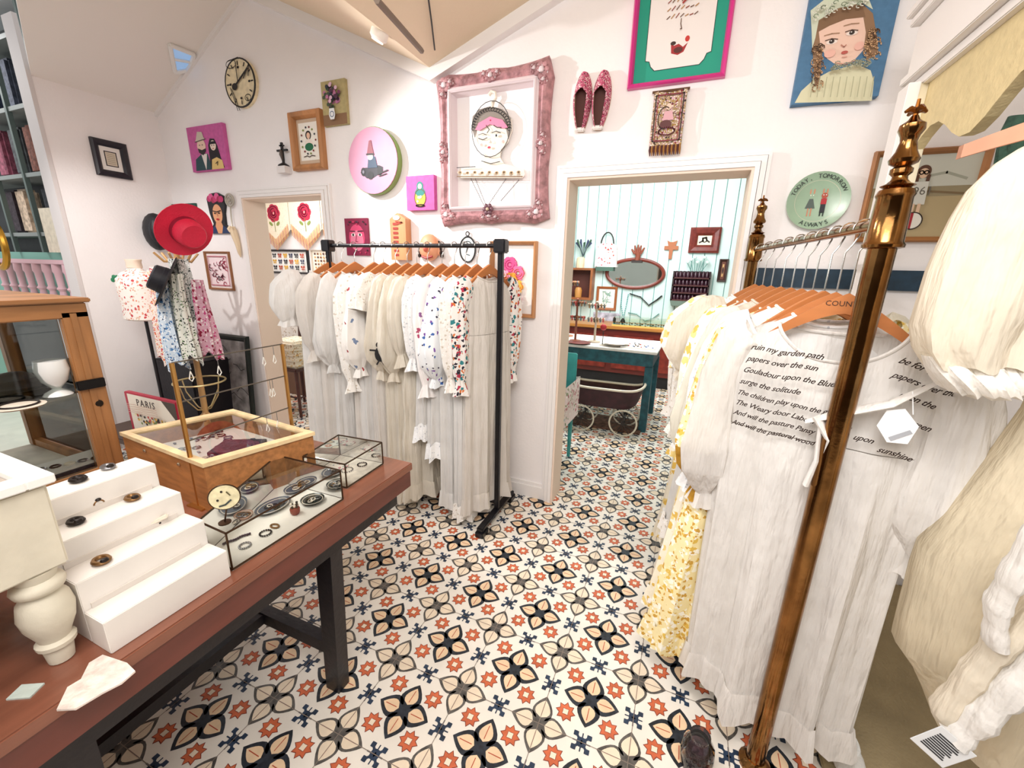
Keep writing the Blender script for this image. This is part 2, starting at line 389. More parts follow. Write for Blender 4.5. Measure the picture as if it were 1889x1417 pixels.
# ceilings
def slope_hit(x,y):
    d=ray(x,y); n=Vector((-.521,0,1)); P=Vector((-4.17,0,2.66)); return EYE+d*((P-EYE).dot(n)/d.dot(n))
b=MB(); Q=slope_hit(30,0); P0=Vector((-4.17,1.7,2.66)); d=(Q-P0); R_=P0+d*(1.19/d.x)
def slab(pts,m,t=.05): b.add([p for p in pts]+[(p[0],p[1],p[2]+t) for p in pts],[(0,1,2,3)[::1],(7,6,5,4)]+[(i,(i+1)%4,(i+1)%4+4,i+4) for i in range(4)],m)
slab([tuple(P0),(-4.17,BWY,2.66),(-2.98,BWY,3.28),tuple(R_)],CEILW)
for (p,q) in zip(RT[1:-2],RT[2:-1]): slab([(p[0],-2.2,p[1]),(p[0],BWY,p[1]),(q[0],BWY,q[1]),(q[0],-2.2,q[1])],CEIL)
slab([(1.3,-2.2,2.62),(1.3,BWY,2.62),(2.6,BWY,2.62),(2.6,-2.2,2.62)],CEIL)
struct(b.build('ceiling'))
# roof window in the left slope
c=[slope_hit(*p) for p in((312,80),(357,98),(347,127),(322,131))]; nrm=Vector((.46,0,-.885))
b=MB(); g=mat('#8fb0d6',.15,emit=.5)
b.poly([p+nrm*.004 for p in c],g); 
fr=mat('#f3f1ee',.5)
for i in range(4): b.tube([c[i]+nrm*.012,c[(i+1)%4]+nrm*.012],.014,fr,6)
b.tube([(c[0]+c[3])/2+nrm*.01,(c[1]+c[2])/2+nrm*.01],.01,fr,6)
struct(b.build('window_1'))
# mint room behind the right doorway
MINT=mat('#d6ebe8',.55,var=.03,vscale=2); MG=mat('#8fc4be',.7)
b=MB(); b.box((-2.4,6.32,0),(2.0,6.4,3),MG)
x=-2.35
while x<1.95: b.box((x,6.3,0),(x+.137,6.32,3),MINT); x+=.147
struct(b.build('wall_mint'))
b=MB(); b.box((-2.5,Y1,0),(-2.4,6.4,3),mat('#dfeee9',.7)); b.box((2.0,Y1,0),(2.1,6.4,3),mat('#dfeee9',.7)); struct(b.build('wall_partition'))
b=MB(); b.box((-2.5,Y1,3),(2.1,6.4,3.05),CEILW); struct(b.build('ceiling_mint'))
# side room behind the left doorway
b=MB(); b.box((-5.6,3.9,0),(-2.5,4.0,3),WHITE); b.box((-5.7,Y1,0),(-5.6,4.0,3),WHITE); b.box((-5.6,Y1,0),(-4.17,Y1+.04,3),WHITE); struct(b.build('wall_side'))
b=MB(); b.box((-5.7,Y1,2.8),(-2.5,4.0,2.85),CEILW); struct(b.build('ceiling_side'))
# room beyond the left wall end
b=MB(); b.box((-8.4,2.25,0),(-4.29,2.35,3.6),mat('#a5a09c',.8,var=.2,vscale=3)); struct(b.build('wall_far_left'))

# unseen dark wall added behind the camera for the brass to reflect
b=MB(); b.box((-2.6,-2.3,0),(2.8,-2.2,2.62),mat('#4a3a30',.7,var=.3,vscale=4)); struct(b.build('wall_unseen_dark'))
# ================================================================ pictures and ornaments on the back wall
def onwall(pts,y=BWY):
    """pixel corners tl,tr,br,bl -> centre x,z and size on the wall"""
    q=[at(px,py,1,y) for px,py in pts]; x0=(q[0].x+q[3].x)/2; x1=(q[1].x+q[2].x)/2; z1=(q[0].z+q[1].z)/2; z0=(q[2].z+q[3].z)/2
    return (x0+x1)/2,(z0+z1)/2,x1-x0,z1-z0
def frame_parts(r,w,h,fw,d,m,name='frame',bead=None):
    """mitred moulding, w x h outer, profile stepping up"""
    b=MB(); prof=[(0,0),(0,-d*.75),(fw*.25,-d),(fw*.7,-d*.8),(fw,-d*.35),(fw,0)]
    rings=[]
    for (o,y) in prof: rings.append([(-w/2+o,y,-h/2+o),(w/2-o,y,-h/2+o),(w/2-o,y,h/2-o),(-w/2+o,y,h/2-o)])
    b.loft(rings,m); return b.build(name,r,fix=True)
def framed(name,label,cat,x,z,w,h,fw,d,fm,backc,draw,y=BWY,rz=0,grp=None,mount=None):
    r=thing(name,label,cat,(x,y,z) if not isinstance(x,tuple) else x,rz,grp)
    frame_parts(r,w,h,fw,d,fm)
    b=MB(); b.box((-w/2+fw*.5,-d*.2,-h/2+fw*.5),(w/2-fw*.5,-.001,h/2-fw*.5),mat(backc,.6)); b.build('backing_board',r)
    a=Art(y0=-d*.2-.0006); draw(a,w-2*fw,h-2*fw); a.build('picture',r); return r
def canvas(name,label,cat,x,z,w,h,d,col,draw,y=BWY,rz=0):
    r=thing(name,label,cat,(x,y,z) if not isinstance(x,tuple) else x,rz)
    b=MB(); b.box((-w/2,-d,-h/2),(w/2,-.001,h/2),mat(col,.7,var=.08,vscale=40)); b.build('canvas',r)
    a=Art(y0=-d-.0004); draw(a,w,h); a.build('painting',r); return r
R_=random.Random(5)
# --- round clock
x,z,w,h=onwall(((420,108),(480,108),(480,202),(420,202))); rad=h/2
r=thing('wall_clock','round cream wall clock with ornate black hands, highest on the left part of the wall','clock',(x,BWY,z))
b=MB(); b.lathe([(rad,0),(rad,-.022),(rad*.96,-.03),(rad*.9,-.026),(0.001,-.026)],mat('#e9d9b4',.5,var=.12,vscale=30),ax='y',n=32); b.build('dial',r,True,True)
b=MB(); b.torus((0,-.026,0),rad*.97,.006,mat('#1d1816',.4),ax='y',n=32); b.build('rim',r,True)
a=Art(y0=-.0268); K='#17120f'
for k in range(12):
    t=k*PI/6; a.line([(rad*.72*cos(t),rad*.72*sin(t)),(rad*.86*cos(t),rad*.86*sin(t))],.008,K)
    if k%3==0: a.ell(rad*.62*cos(t),rad*.62*sin(t),.012,.008,K,8)
a.line([(-.1,-.02),(-.05,-.17)],.006,K); a.line([(-.085,-.03),(-.03,-.17)],.006,K); a.ring(-.06,.12,.05,.025,.005,K); a.ring(.07,-.1,.03,.02,.005,K); a.line([(-.09,.14),(.02,.15)],.006,K)
a.build('dial_print',r)
a=Art(y0=-.034); a.line([(-.045,-.015),(.1,.075)],.014,K); a.ell(-.05,-.02,.028,.022,K); a.line([(.05,.02),(.12,.1),(.1,.03)],.008,K); a.build('hour_hand',r)
a=Art(y0=-.036); a.line([(-.01,.01),(-.01,.12)],.008,K); a.build('minute_hand',r)
# --- flowers in a vase, canvas
def d(a,w,h):
    a.rect(-w/2,-h/2,w/2,-h*.25,'#8c6a4c')
    for k in range(70):
        t=R_.uniform(0,6.3); q=R_.uniform(0,.3)*h
        a.ell(q*.8*cos(t),h*.14+q*sin(t),.013,.012,R_.choice(['#7d3a5e','#c27aa0','#3f4f39','#533047','#e2b9cc','#2c2f3c']),7)
    a.poly([(-w*.1,-h*.15),(w*.1,-h*.15),(w*.13,-h*.3),(w*.08,-h*.4),(-w*.08,-h*.4),(-w*.13,-h*.3)],'#eceff2'); a.ring(0,-h*.28,w*.08,h*.06,.004,'#3b5b94')
x,z,w,h=onwall(((597,152),(642,149),(645,230),(603,236)))
canvas('flower_canvas','small canvas of purple flowers in a white vase on olive ground','painting',x,z,w,h,.025,'#b7a877',d)
# --- wooden shadow box
def d(a,w,h):
    a.rect(-w*.42,-h*.42,w*.42,h*.42,'#f4efe4'); a.ell(0,h*.14,w*.13,h*.1,'#241a18'); a.ell(0,h*.13,w*.08,h*.07,'#e9bfa5'); a.ell(0,-h*.04,w*.17,h*.1,'#f1e3d7'); a.ell(0,-h*.12,w*.19,h*.09,'#1f6a45')
    for k in range(14):
        t=k*.449; a.ell(w*.32*cos(t),h*.02+h*.3*sin(t),w*.04,h*.025,['#7d2b2b','#26303c','#7a8b3a'][k%3],6)
    a.line([(-w*.25,-h*.34),(-w*.1,-h*.32),(0,-h*.35),(w*.12,-h*.32),(w*.26,-h*.34)],.005,'#2b1a18')
x,z,w,h=onwall(((539,210),(596,204),(606,312),(549,318)))
framed('shadow_box','deep oak box frame around a printed card of a woman','picture frame',x,z,w,h,.042,.05,mat('#b98050',.5,var=.25,vscale=14,kind='woodz'),'#cdb49a',d)
# --- crucifix on a bracket
x,z,w,h=onwall(((518,265),(536,265),(540,322),(522,322))); K=mat('#1d1a1c',.5)
r=thing('standing_crucifix','small black crucifix on a little white wall block','crucifix',(x,BWY,z-h/2))
b=MB(); b.box((-.04,-.06,0),(.04,-.001,.045),mat('#e6e0de',.6)); b.build('wall_block',r)
b=MB(); b.lathe([(.04,.046),(.035,.055),(.01,.07),(.008,.09)],K,c=(0,-.03,0),n=12); b.box((-.008,-.036,.08),(.008,-.024,h),K); b.box((-.05,-.036,h*.72),(.05,-.024,h*.78),K); b.box((-.02,-.036,h*.88),(.02,-.024,h*.92),K)
b.tube([(0,-.04,h*.74),(0,-.045,h*.6),(.004,-.04,h*.42)],[.01,.012,.005],mat('#4b3d36',.4),6); b.build('cross',r,True)
# --- pink double portrait
def d(a,w,h):
    a.poly([(-w*.4,-h*.48),(-w*.36,-h*.22),(-w*.15,-h*.1),(0,-h*.12),(w*.08,-h*.48)],'#24474f')
    a.poly([(-w*.18,-h*.12),(-w*.1,-h*.48),(-w*.02,-h*.12)],'#e7ded8')
    a.poly([(w*.04,-h*.46),(w*.05,h*.06),(w*.12,h*.2),(w*.24,h*.18),(w*.3,h*.02),(w*.36,-h*.3),(w*.42,-h*.46)],'#17131c')
    a.poly([(w*.06,-h*.48),(w*.1,-h*.26),(w*.24,-h*.22),(w*.38,-h*.3),(w*.4,-h*.48)],'#e3c27c')
    a.ell(-w*.14,h*.06,w*.12,h*.16,'#e9c8b4'); a.poly([(-w*.25,h*.02),(-w*.23,-h*.08),(-w*.12,-h*.15),(-w*.03,-h*.06),(-w*.03,h*.0),(-w*.14,-h*.03)],'#2a2428')
    a.poly([(-w*.3,h*.15),(0,h*.19),(-w*.04,h*.24),(-w*.07,h*.36),(-w*.2,h*.38),(-w*.26,h*.22)],'#c9bfae'); a.line([(-w*.3,h*.16),(0,h*.2)],.006,'#4b4640')
    a.ell(w*.19,h*.04,w*.08,h*.11,'#f1dccc'); a.rect(w*.11,h*.07,w*.27,h*.13,'#17131c')
    for q in(-.18,-.1,.16,.22): a.ell(w*q,h*.08 if q<0 else h*.04,.006,.004,'#1a1518',6)
    a.ell(w*.19,-h*.03,.008,.004,'#b3283c',6); a.line([(w*.2,-h*.36),(w*.26,-h*.32),(w*.24,-h*.4)],.006,'#382a1c')
x,z,w,h=onwall(((352,236),(418,230),(427,315),(362,318)))
canvas('portrait_canvas','pink canvas with a bearded man in a hat beside a black-haired woman','painting',x,z,w,h,.03,'#c65c9c',d)
# --- big round pink box lid
x,z,w,h=onwall(((652,300),(748,300),(748,366),(652,366))); q=[at(700,236,1,BWY).z,at(700,362,1,BWY).z]; z=sum(q)/2; rad=(q[0]-q[1])/2
r=thing('round_plaque','large round pink plaque with green rim and a dark painted gnome figure','plaque',(x,BWY,z))
b=MB(); b.lathe([(rad*.97,-.001),(rad*.99,-.02),(rad*.99,-.045),(rad*.93,-.047)],mat('#7f9a4e',.5),ax='y',n=40); b.build('rim',r,True,True)
b=MB(); b.lathe([(rad*.975,-.0475),(rad*.97,-.052),(.001,-.052)],mat('#d093ad',.6,var=.05),ax='y',n=40); b.build('face',r,True,True)
a=Art(y0=-.0526); K='#151318'; s=rad
a.poly([(-.5*s,-.32*s),(-.42*s,-.18*s),(-.2*s,-.18*s),(.0,-.1*s),(.3*s,-.15*s),(.42*s,-.2*s),(.4*s,-.34*s),(.25*s,-.4*s),(0,-.5*s),(-.25*s,-.5*s)],'#2b2731'); a.ell(-.38*s,-.3*s,.1*s,.13*s,K); a.ell(.28*s,-.3*s,.1*s,.13*s,K); a.ell(-.1*s,-.42*s,.12*s,.12*s,K); a.ell(-.38*s,-.3*s,.04*s,.05*s,'#7c7886')
a.poly([(-.2*s,-.2*s),(-.14*s,.14*s),(0,.2*s),(.14*s,.1*s),(.2*s,-.2*s)],'#30455e'); a.ell(-.06*s,.16*s,.11*s,.11*s,'#e2bfb0'); a.ell(-.06*s,.1*s,.1*s,.07*s,'#e9e4e0'); a.poly([(-.19*s,.2*s),(-.08*s,.58*s),(.0,.6*s),(.08*s,.2*s)],'#8c4652'); a.line([(-.2*s,.2*s),(.08*s,.19*s)],.01,K); a.line([(.2*s,-.4*s),(.6*s,-.3*s)],.008,K); a.line([(.25*s,-.46*s),(.55*s,-.4*s)],.006,K)
a.build('painting',r)
# --- pink nesting-doll canvas
def d(a,w,h):
    a.ell(0,-h*.14,w*.2,h*.25,'#e8c23d'); a.poly([(-w*.2,h*.02),(0,h*.3),(w*.2,h*.02),(w*.1,-h*.08),(-w*.1,-h*.08)],'#23857c'); a.ell(0,h*.2,w*.12,h*.13,'#23857c'); a.ell(0,h*.19,w*.07,h*.08,'#f3e2cc'); a.ring(0,-h*.14,w*.2,h*.25,.004,'#6b5216')
    for k in range(5): a.ell(R_.uniform(-.1,.1)*w,-h*.16+R_.uniform(-.12,.1)*h,.008,.008,'#f6ecd0',6)
    a.ring(0,-h*.37,w*.15,h*.03,.006,'#3c2a23')
x,z,w,h=onwall(((755,327),(805,325),(808,390),(757,388)))
canvas('nesting_doll_canvas','small square magenta canvas of a yellow and teal nesting doll','painting',x,z,w,h,.035,'#cf5fa8',d)
# --- ornate dusty-pink frame with a lady's-head hanger hung inside
q=[at(803,150,1,BWY-.06),at(1010,112,1,BWY-.06),at(998,398,1,BWY-.06),at(822,408,1,BWY-.06)]
x0=(q[0].x+q[3].x)/2; x1=(q[1].x+q[2].x)/2; z1=(q[0].z+q[1].z)/2; z0=(q[2].z+q[3].z)/2; x=(x0+x1)/2; z=(z0+z1)/2; w=x1-x0; h=z1-z0
PK=mat('#b08084',.55,bump=.6,bscale=60,var=.35,vscale=26); PL=mat('#e6d6da',.45)
r=thing('ornate_frame','large empty dusty-pink carved frame, the hanger with a painted head hangs inside','picture frame',(x,BWY,z))
b=MB(); fw=.085; N=14
prof=[(-.012,-.0),(-.016,-.03),(.0,-.052),(.02,-.06),(.035,-.048),(.045,-.05),(.06,-.062),(.07,-.05),(.078,-.02),(.082,-.0)]
rings=[]
for o,y in prof:
    ring=[]; k=max(0,1-o/.05)
    for (ax_,s_) in((0,-1),(1,1),(2,1),(3,-1)):
        for i in range(N):
            t=i/N; swell=(.018*(abs(2*t-1)**3)+.008*max(0,1-abs(t-.5)*7))*k if o<.05 else 0
            if ax_==0: p=(-w/2+w*t,y,-h/2+o-swell)
            elif ax_==1: p=(w/2-o+swell,y,-h/2+h*t)
            elif ax_==2: p=(w/2-w*t,y,h/2-o+swell)
            else: p=(-w/2+o-swell,y,h/2-h*t)
            p=(max(-w/2+o-swell,min(w/2-o+swell,p[0])),p[1],max(-h/2+o-swell,min(h/2-o+swell,p[2])))
            ring.append(p)
    rings.append(ring)
b.loft(rings[:6],PK); b.build('outer_moulding',r,True,True); b=MB(); b.loft(rings[5:],PL); b.build('inner_moulding',r,True,True)
b=MB(); rr=[]
for o,y in((.056,-.063),(.064,-.067),(.072,-.058),(.072,-.05),(.056,-.05),(.056,-.063)): rr.append([(-w/2+o,y,-h/2+o),(w/2-o,y,-h/2+o),(w/2-o,y,h/2-o),(-w/2+o,y,h/2-o)])
b.loft(rr,PL); b.build('inner_bead',r,fix=True)
def curl(b,cx,cz,s,m=PK):
    for k in range(7):
        t=k*.9; b.ell((cx+s*.5*cos(t),-.056,cz+s*.5*sin(t)),(s*.32,.012,s*.26),m,8)
    b.ell((cx,-.062,cz),(s*.3,.014,s*.3),PL,8)
    b.torus((cx-s*.2,-.06,cz+s*.2),s*.3,.005,PL,ax='y',n=10,k=4); b.torus((cx+s*.35,-.058,cz-s*.2),s*.25,.004,PL,ax='y',n=10,k=4)
for sx in(-1,1):
    for sz in(-1,1):
        b=MB(); curl(b,sx*(w/2-.03),sz*(h/2-.03),.055); curl(b,sx*(w/2-.07),sz*(h/2-.018),.032); curl(b,sx*(w/2-.018),sz*(h/2-.075),.032); b.build('corner_scroll',r,True)
    b=MB(); curl(b,sx*(w/2-.018),0,.042); curl(b,sx*(w/2-.01),.04,.026); curl(b,sx*(w/2-.01),-.04,.026); b.build('side_scroll',r,True)
for sz in(-1,1): b=MB(); curl(b,0,sz*(h/2-.018),.045); curl(b,.04,sz*(h/2-.008),.026); curl(b,-.04,sz*(h/2-.008),.026); b.build('side_scroll',r,True)
# the hanger
r=thing('head_hanger','flat painted hanger shaped as a winking lady in a pink headband','decorative hanger',(x+.0,BWY,z))
def hp(px,py): p=at(px,py,1,BWY-.03); return (p.x-x,p.z-z)
cream='#efe6d8'; hc=hp(907,240); 
shape=[hp(*p) for p in((843,318),(850,310),(878,308),(892,300),(894,280),(884,268),(876,252),(870,235),(872,215),(884,202),(905,196),(928,202),(943,218),(944,240),(936,262),(924,276),(922,290),(930,302),(952,308),(966,312),(968,322),(962,328),(848,328))]
b=MB(); b.prism(shape[::-1],-.03,-.018,mat(cream,.5)); b.build('head_board',r,fix=True)
a=Art(y0=-.0306); K='#1c181a'
hair=[hp(*p) for p in((876,255),(870,235),(872,215),(884,202),(905,196),(928,202),(943,218),(944,240),(938,258),(934,240),(926,226),(905,218),(886,226),(880,240))]
a.poly(hair,'#8b8178')
for k in range(22):
    t=PI*k/21; c=hp(907+33*cos(t),238-36*sin(t)); a.ring(c[0],c[1],.011,.009,.0035,K,0,5,7)
a.poly([hp(*p) for p in((878,240),(884,228),(905,216),(928,222),(938,236),(930,238),(905,230),(886,242))],'#ef87a8'); a.ell(*hp(906,223),.006,.005,'#b52d55',6)
a.line([hp(*p) for p in((898,232),(904,240),(900,246))],.004,K); a.line([hp(*p) for p in((912,232),(918,236),(926,236))],.004,K)
a.line([hp(*p) for p in((884,256),(892,259),(900,255))],.004,K); a.line([hp(*p) for p in((884,250),(892,247),(899,250))],.003,K)
a.ell(*hp(917,251),.012,.007,'#f7f5f2',10); a.ell(*hp(917,251),.006,.007,K,8); a.line([hp(*p) for p in((909,246),(917,243),(925,246))],.004,K)
a.line([hp(*p) for p in((906,260),(908,264),(904,264))],.0025,'#9a7a6c'); a.ell(*hp(904,273),.011,.006,'#c23a55',8)
for q in((890,268),(930,262)): a.ell(*hp(*q),.009,.007,'#e9b5b0',8)
a.line([hp(*p) for p in((890,298),(907,303),(924,299))],.004,K); a.ring(hc[0],hc[1],.118,.14,.004,K)
for k in range(9):
    c=hp(851+k*13.5,319+ (1 if k%2 else 0)); a.ell(c[0],c[1],.012,.008,'#b08d62',8); a.ell(c[0],c[1],.005,.004,K,6)
a.line([hp(*p) for p in((846,327),(966,327))],.006,'#7a5c40'); a.line([hp(*p) for p in((846,311),(880,309))],.004,K)
a.build('painted_face',r)
b=MB(); c=hp(907,196); b.tube([(c[0],-.024,c[1]-.01),(c[0]+.004,-.024,c[1]+.02),(c[0]+.022,-.024,c[1]+.04),(c[0]+.018,-.024,c[1]+.066),(c[0]-.004,-.024,c[1]+.073),(c[0]-.02,-.024,c[1]+.058)],.009,mat('#e9dfcf',.5),8); b.build('hook',r,True)
r2=thing('bead_necklace','long beaded necklace with dark flower pendant hanging below the painted hanger','necklace',(x,BWY,z))
b=MB(); K=mat('#3a3338',.4); 
for (p,q) in(((876,330),(904,385)),((932,330),(908,378)),((956,332),(930,372)),((868,330),(898,380))):
    p,q=hp(*p),hp(*q)
    for i in range(22): t=i/21; b.ell((p[0]+(q[0]-p[0])*t,-.022-.05*t*(1 if p[0]<0.03 else 1),p[1]+(q[1]-p[1])*t),.0032,K,6)
b.build('beads',r2,True)
b=MB(); c=hp(906,388)
for k in range(6): b.ell((c[0]+.022*cos(k*1.05),-.074,c[1]+.02*sin(k*1.05)),(.014,.006,.014),mat('#6d4652',.4),8)
b.ell((c[0],-.082,c[1]),.01,mat('#d6c2a8',.3),8); b.build('flower_pendant',r2,True)
# --- small things below the big frame
def d(a,w,h):
    a.ell(0,-h*.02,w*.34,h*.36,'#e04a78'); a.ell(0,-h*.1,w*.28,h*.28,'#ef86a4')
    for s in(-1,1): a.ell(s*w*.15,h*.06,w*.09,h*.045,'#f6e6e4'); a.ell(s*w*.15,h*.06,w*.04,h*.04,'#1c1218',8); a.line([(s*w*.28,h*.16),(s*w*.06,h*.15)],.006,'#2a1018')
    a.line([(0,h*.05),(-w*.05,-h*.12),(w*.04,-h*.13)],.004,'#8c1c3e'); a.ell(0,-h*.24,w*.12,h*.04,'#9c1236')
    for k in range(16): a.ell(R_.uniform(-.45,.45)*w,R_.choice([-.42,-.36,.4,.34])*h,.008,.006,R_.choice(['#1e1620','#c7305c','#5b2c48']),6)
x,z,w,h=onwall(((638,404),(680,402),(684,470),(642,473)))
canvas('face_print','small crimson and black print of a close-up face','print',x,z,w,h,.012,'#8e2348',d)
x,z,w,h=onwall(((730,395),(758,395),(760,480),(732,480)))
r=thing('wooden_wall_case','tall narrow pointed wooden wall case with red lettered front','wall ornament',(x,BWY,z))
b=MB(); b.prism([(-w/2,-h/2),(w/2,-h/2),(w/2,h*.38),(0,h/2),(-w/2,h*.38)],-.06,-.001,mat('#cf9264',.6,var=.2,kind='woodz')); b.build('case',r,fix=True)
a=Art(y0=-.0605)
for k in range(8): a.rect(-w*.3,-h*.42+k*h*.095,w*.02,-h*.42+k*h*.095+h*.05,'#a8382c')
a.ell(-w*.05,h*.4,w*.22,h*.05,'#f1e8dd'); a.line([(-w*.1,h*.32),(w*.3,h*.3),(-w*.1,h*.26)],.008,'#b3412e'); a.build('front_print',r)
x,z,w,h=onwall(((780,432),(815,432),(815,482),(780,482)))
r=thing('face_mask','bald peach carnival mask with round eyes and dark hair tufts','mask',(x,BWY,z))
SK=mat('#e7a27c',.5); b=MB(); b.ell((0,-.03,0),(w*.5,.045,h*.5),SK,18); b.ell((0,-.075,-.01),(.016,.022,.02),mat('#d9705c',.5),10); b.ell((-w*.45,-.02,-.02),(.015,.02,.03),SK,8); b.ell((w*.45,-.02,-.02),(.015,.02,.03),SK,8); b.build('face',r,True)
b=MB()
for s in(-1,1): b.ell((s*.032,-.068,.012),(.017,.012,.017),mat('#f4ede4',.3),10); b.ell((s*.032,-.078,.012),(.007,.006,.007),mat('#151112',.3),8)
b.tube([(-.04,-.062,-.055),(0,-.072,-.068),(.04,-.062,-.055)],.007,mat('#a12b2b',.5),6); b.build('eyes_and_mouth',r,True)
for s in(-1,1):
    b=MB()
    for k in range(5): b.ell((s*(w*.42+.006*k),-.02,h*.18-.02*k),(.014,.014,.014),mat('#2a1d18',.8),6)
    b.build('hair_tuft',r,True)
x,z,w,h=onwall(((848,428),(880,428),(880,486),(848,486)))
r=thing('oval_medallion','small oval glass medallion in thin black wire frame','ornament',(x,BWY,z))
b=MB(); b.torus((0,-.01,-.01),w*.44,.005,mat('#1b1b1d',.4),ax='y',n=28,ry=h*.4); b.torus((0,-.01,h*.44),.012,.003,mat('#1b1b1d',.4),ax='y',n=12,k=5); b.build('wire_frame',r,True)
b=MB(); b.lathe([(1,-.004),(1,-.01),(.001,-.01)],mat('#dfe6e6',.2),ax='y',n=24,T=Matrix.Translation((0,0,-.01))@Matrix.Diagonal((w*.43,1,h*.39,1))); b.build('oval_plate',r)
a=Art(y0=-.0105); a.ring(0,h*.12,w*.2,h*.08,.005,'#49555c'); a.line([(0,h*.04),(-w*.1,-h*.2),(w*.12,-h*.24)],.005,'#49555c'); a.build('engraving',r)
# --- wooden framed pink and yellow flower print
def d(a,w,h):
    for (cx,cz,rr,c) in((-.1,.22,.24,'#ef5c9c'),(.12,.1,.2,'#f07ab0'),(-.05,0,.2,'#f2b23a'),(.12,-.1,.17,'#f3c64d'),(-.1,-.2,.2,'#ec4f92'),(.1,-.28,.16,'#ef5c9c'),(-.2,.05,.12,'#f6a9cb')):
        for k in range(6): a.ell((cx+.1*cos(k*1.05))*w,(cz+.07*sin(k*1.05))*h,rr*w*.4,rr*w*.36,c,9)
        for k in(.8,.5,.25): a.ring(cx*w,cz*h,rr*w*k,rr*w*k*.9,.004,'#c92d70' if c[1]=='e' else '#e0572a',k*3,k*3+4.8,10)
    for k in range(6): a.ell(R_.uniform(-.2,.2)*w,R_.uniform(-.45,-.38)*h,.006,.006,'#d43a7c',6)
x,z,w,h=onwall(((903,445),(993,446),(988,586),(912,582)))
framed('flower_print','print of pink and yellow blossoms in a light wood frame behind the dress rack','picture frame',x,z,w,h,.022,.045,mat('#b88253',.5,var=.2,kind='woodz'),'#f8f5f1',d)
# --- slippers
def slipper(px,py0,py1,lab,rz):
    a=at(px,py0,1,BWY-.04); c=at(px,py1,1,BWY-.04); L=a.z-c.z
    r=thing('slipper',lab,'slipper',((a.x+c.x)/2,BWY,(a.z+c.z)/2),0,'sequined slippers on the wall')
    T=Matrix.Rotation(rz,4,'Y')
    # outline half width along length t (0 heel bottom -> 1 toe top)
    def hw(t): return .049*(math.sin(PI*min(1,max(0,.06+t*.9)))**.55)*(.82+.3*t)
    N=16; rings=[];sole=[]
    b=MB(); out=[(-hw(i/N),-L/2+L*i/N) for i in range(N+1)]+[(hw(i/N),-L/2+L*i/N) for i in range(N,-1,-1)]
    b.prism(out,-.012,-.001,mat('#c9a98c',.7),T=T); b.build('sole',r,fix=True)
    b=MB(); b.prism([(p[0]*.8,p[1]*.93) for p in out],-.0135,-.0125,mat('#5b342c',.7),T=T); b.build('insole',r,fix=True)
    b=MB(); rings=[]
    M2=20
    for i in range(M2+1):
        t=i/M2; z=-L/2+L*t; W=hw(t); hgt=.02+.03*math.sin(PI*min(1,t))**.8
        ring=[]
        gap=.62 if t<.6 else max(0,.62*(1-(t-.6)/.12))   # foot opening
        for s in(-1,1):
            pts=[]
            for k in range(5):
                u=k/4; xx=W*(1-(1-gap)*u**1.2*1.0) if gap>0 else W*(1-u); yy=-.012-hgt*math.sin(PI/2*u)
                pts.append((s*xx,yy,z))
            ring+=pts if s==-1 else pts[::-1]
        rings.append(ring)
    n=10; vs=[p for r_ in rings for p in r_]; fs=[]
    for i in range(M2):
        for k in range(n-1):
            if k==4 and (i+1)/M2<=.72: continue
            fs.append((i*n+k,i*n+k+1,(i+1)*n+k+1,(i+1)*n+k))
    b.add(vs,fs,floral('#c25878',['#8e2340','#e9b7c4','#f3dcd6','#471824'],90,.55,.4),T)
    b.build('upper',r,True)
    b=MB(); b.box((-.026,-.035,-L/2-.002),(.026,-.012,-L/2+.016),mat('#e9e2dc',.5),T,bev=.004); b.build('heel_band',r)
slipper(1072,131,240,'left one of the pair of pink sequined slippers on the wall',.02)
slipper(1107,128,236,'right one of the pair of pink sequined slippers on the wall',.05)
# --- woven tapestry
x,z,w,h=onwall(((1207,172),(1268,168),(1257,270),(1200,270)))
r=thing('small_tapestry','small woven red and gold figured tapestry with tasselled lower edge','tapestry',(x,BWY,z))
b=MB(); n=10; rings=[]
T_=floral('#b59a7c',['#7d2430','#3c2a28','#d8aebb','#a98a3e','#f0e2d2'],60,.6,.42)
for i in range(n+1):
    zz=-h/2+h*i/n; rings.append([(-w/2+w*k/8,-.022-.004*sin(k+i*.7),zz) for k in range(9)]+[(w/2-w*k/8,-.016-.004*sin(8-k+i*.7),zz) for k in range(9)])
b.loft(rings,T_,True,True); b.build('weave',r,True)
b=MB(); b.tube([(-w/2-.01,-.02,h/2),(w/2+.01,-.02,h/2)],.006,mat('#5a3a22',.5),8); b.build('rod',r,True)
a=Art(y0=-.03)
for (q,c,t) in((.42,'#3a2422',.006),(.36,'#8c2c3a',.004)): a.line([(-w*q,-h*.42),(w*q,-h*.42),(w*q,h*.42),(-w*q,h*.42),(-w*q,-h*.42)],t,c)
a.ell(0,h*.2,w*.08,h*.06,'#eac9b5'); a.poly([(-w*.12,h*.12),(w*.12,h*.12),(w*.18,-h*.05),(-w*.16,-h*.05)],'#d9a6ae'); a.ell(-w*.05,-h*.12,w*.18,h*.08,'#5b2c2c'); a.ring(0,-h*.25,w*.25,h*.07,.006,'#6d2230'); a.ring(-w*.1,.0,w*.2,h*.2,.004,'#3a2422',1,5)
a.build('woven_figure',r)
b=MB()
for k in range(16):
    xx=-w/2+w*(k+.5)/16; b.tube([(xx,-.022,-h/2),(xx,-.024,-h/2-.02),(xx+.003,-.022,-h/2-.045)],[.004,.006,.002],mat(['#4a2020','#9c6a32'][k%2],.8),5)
b.build('tassels',r,True)
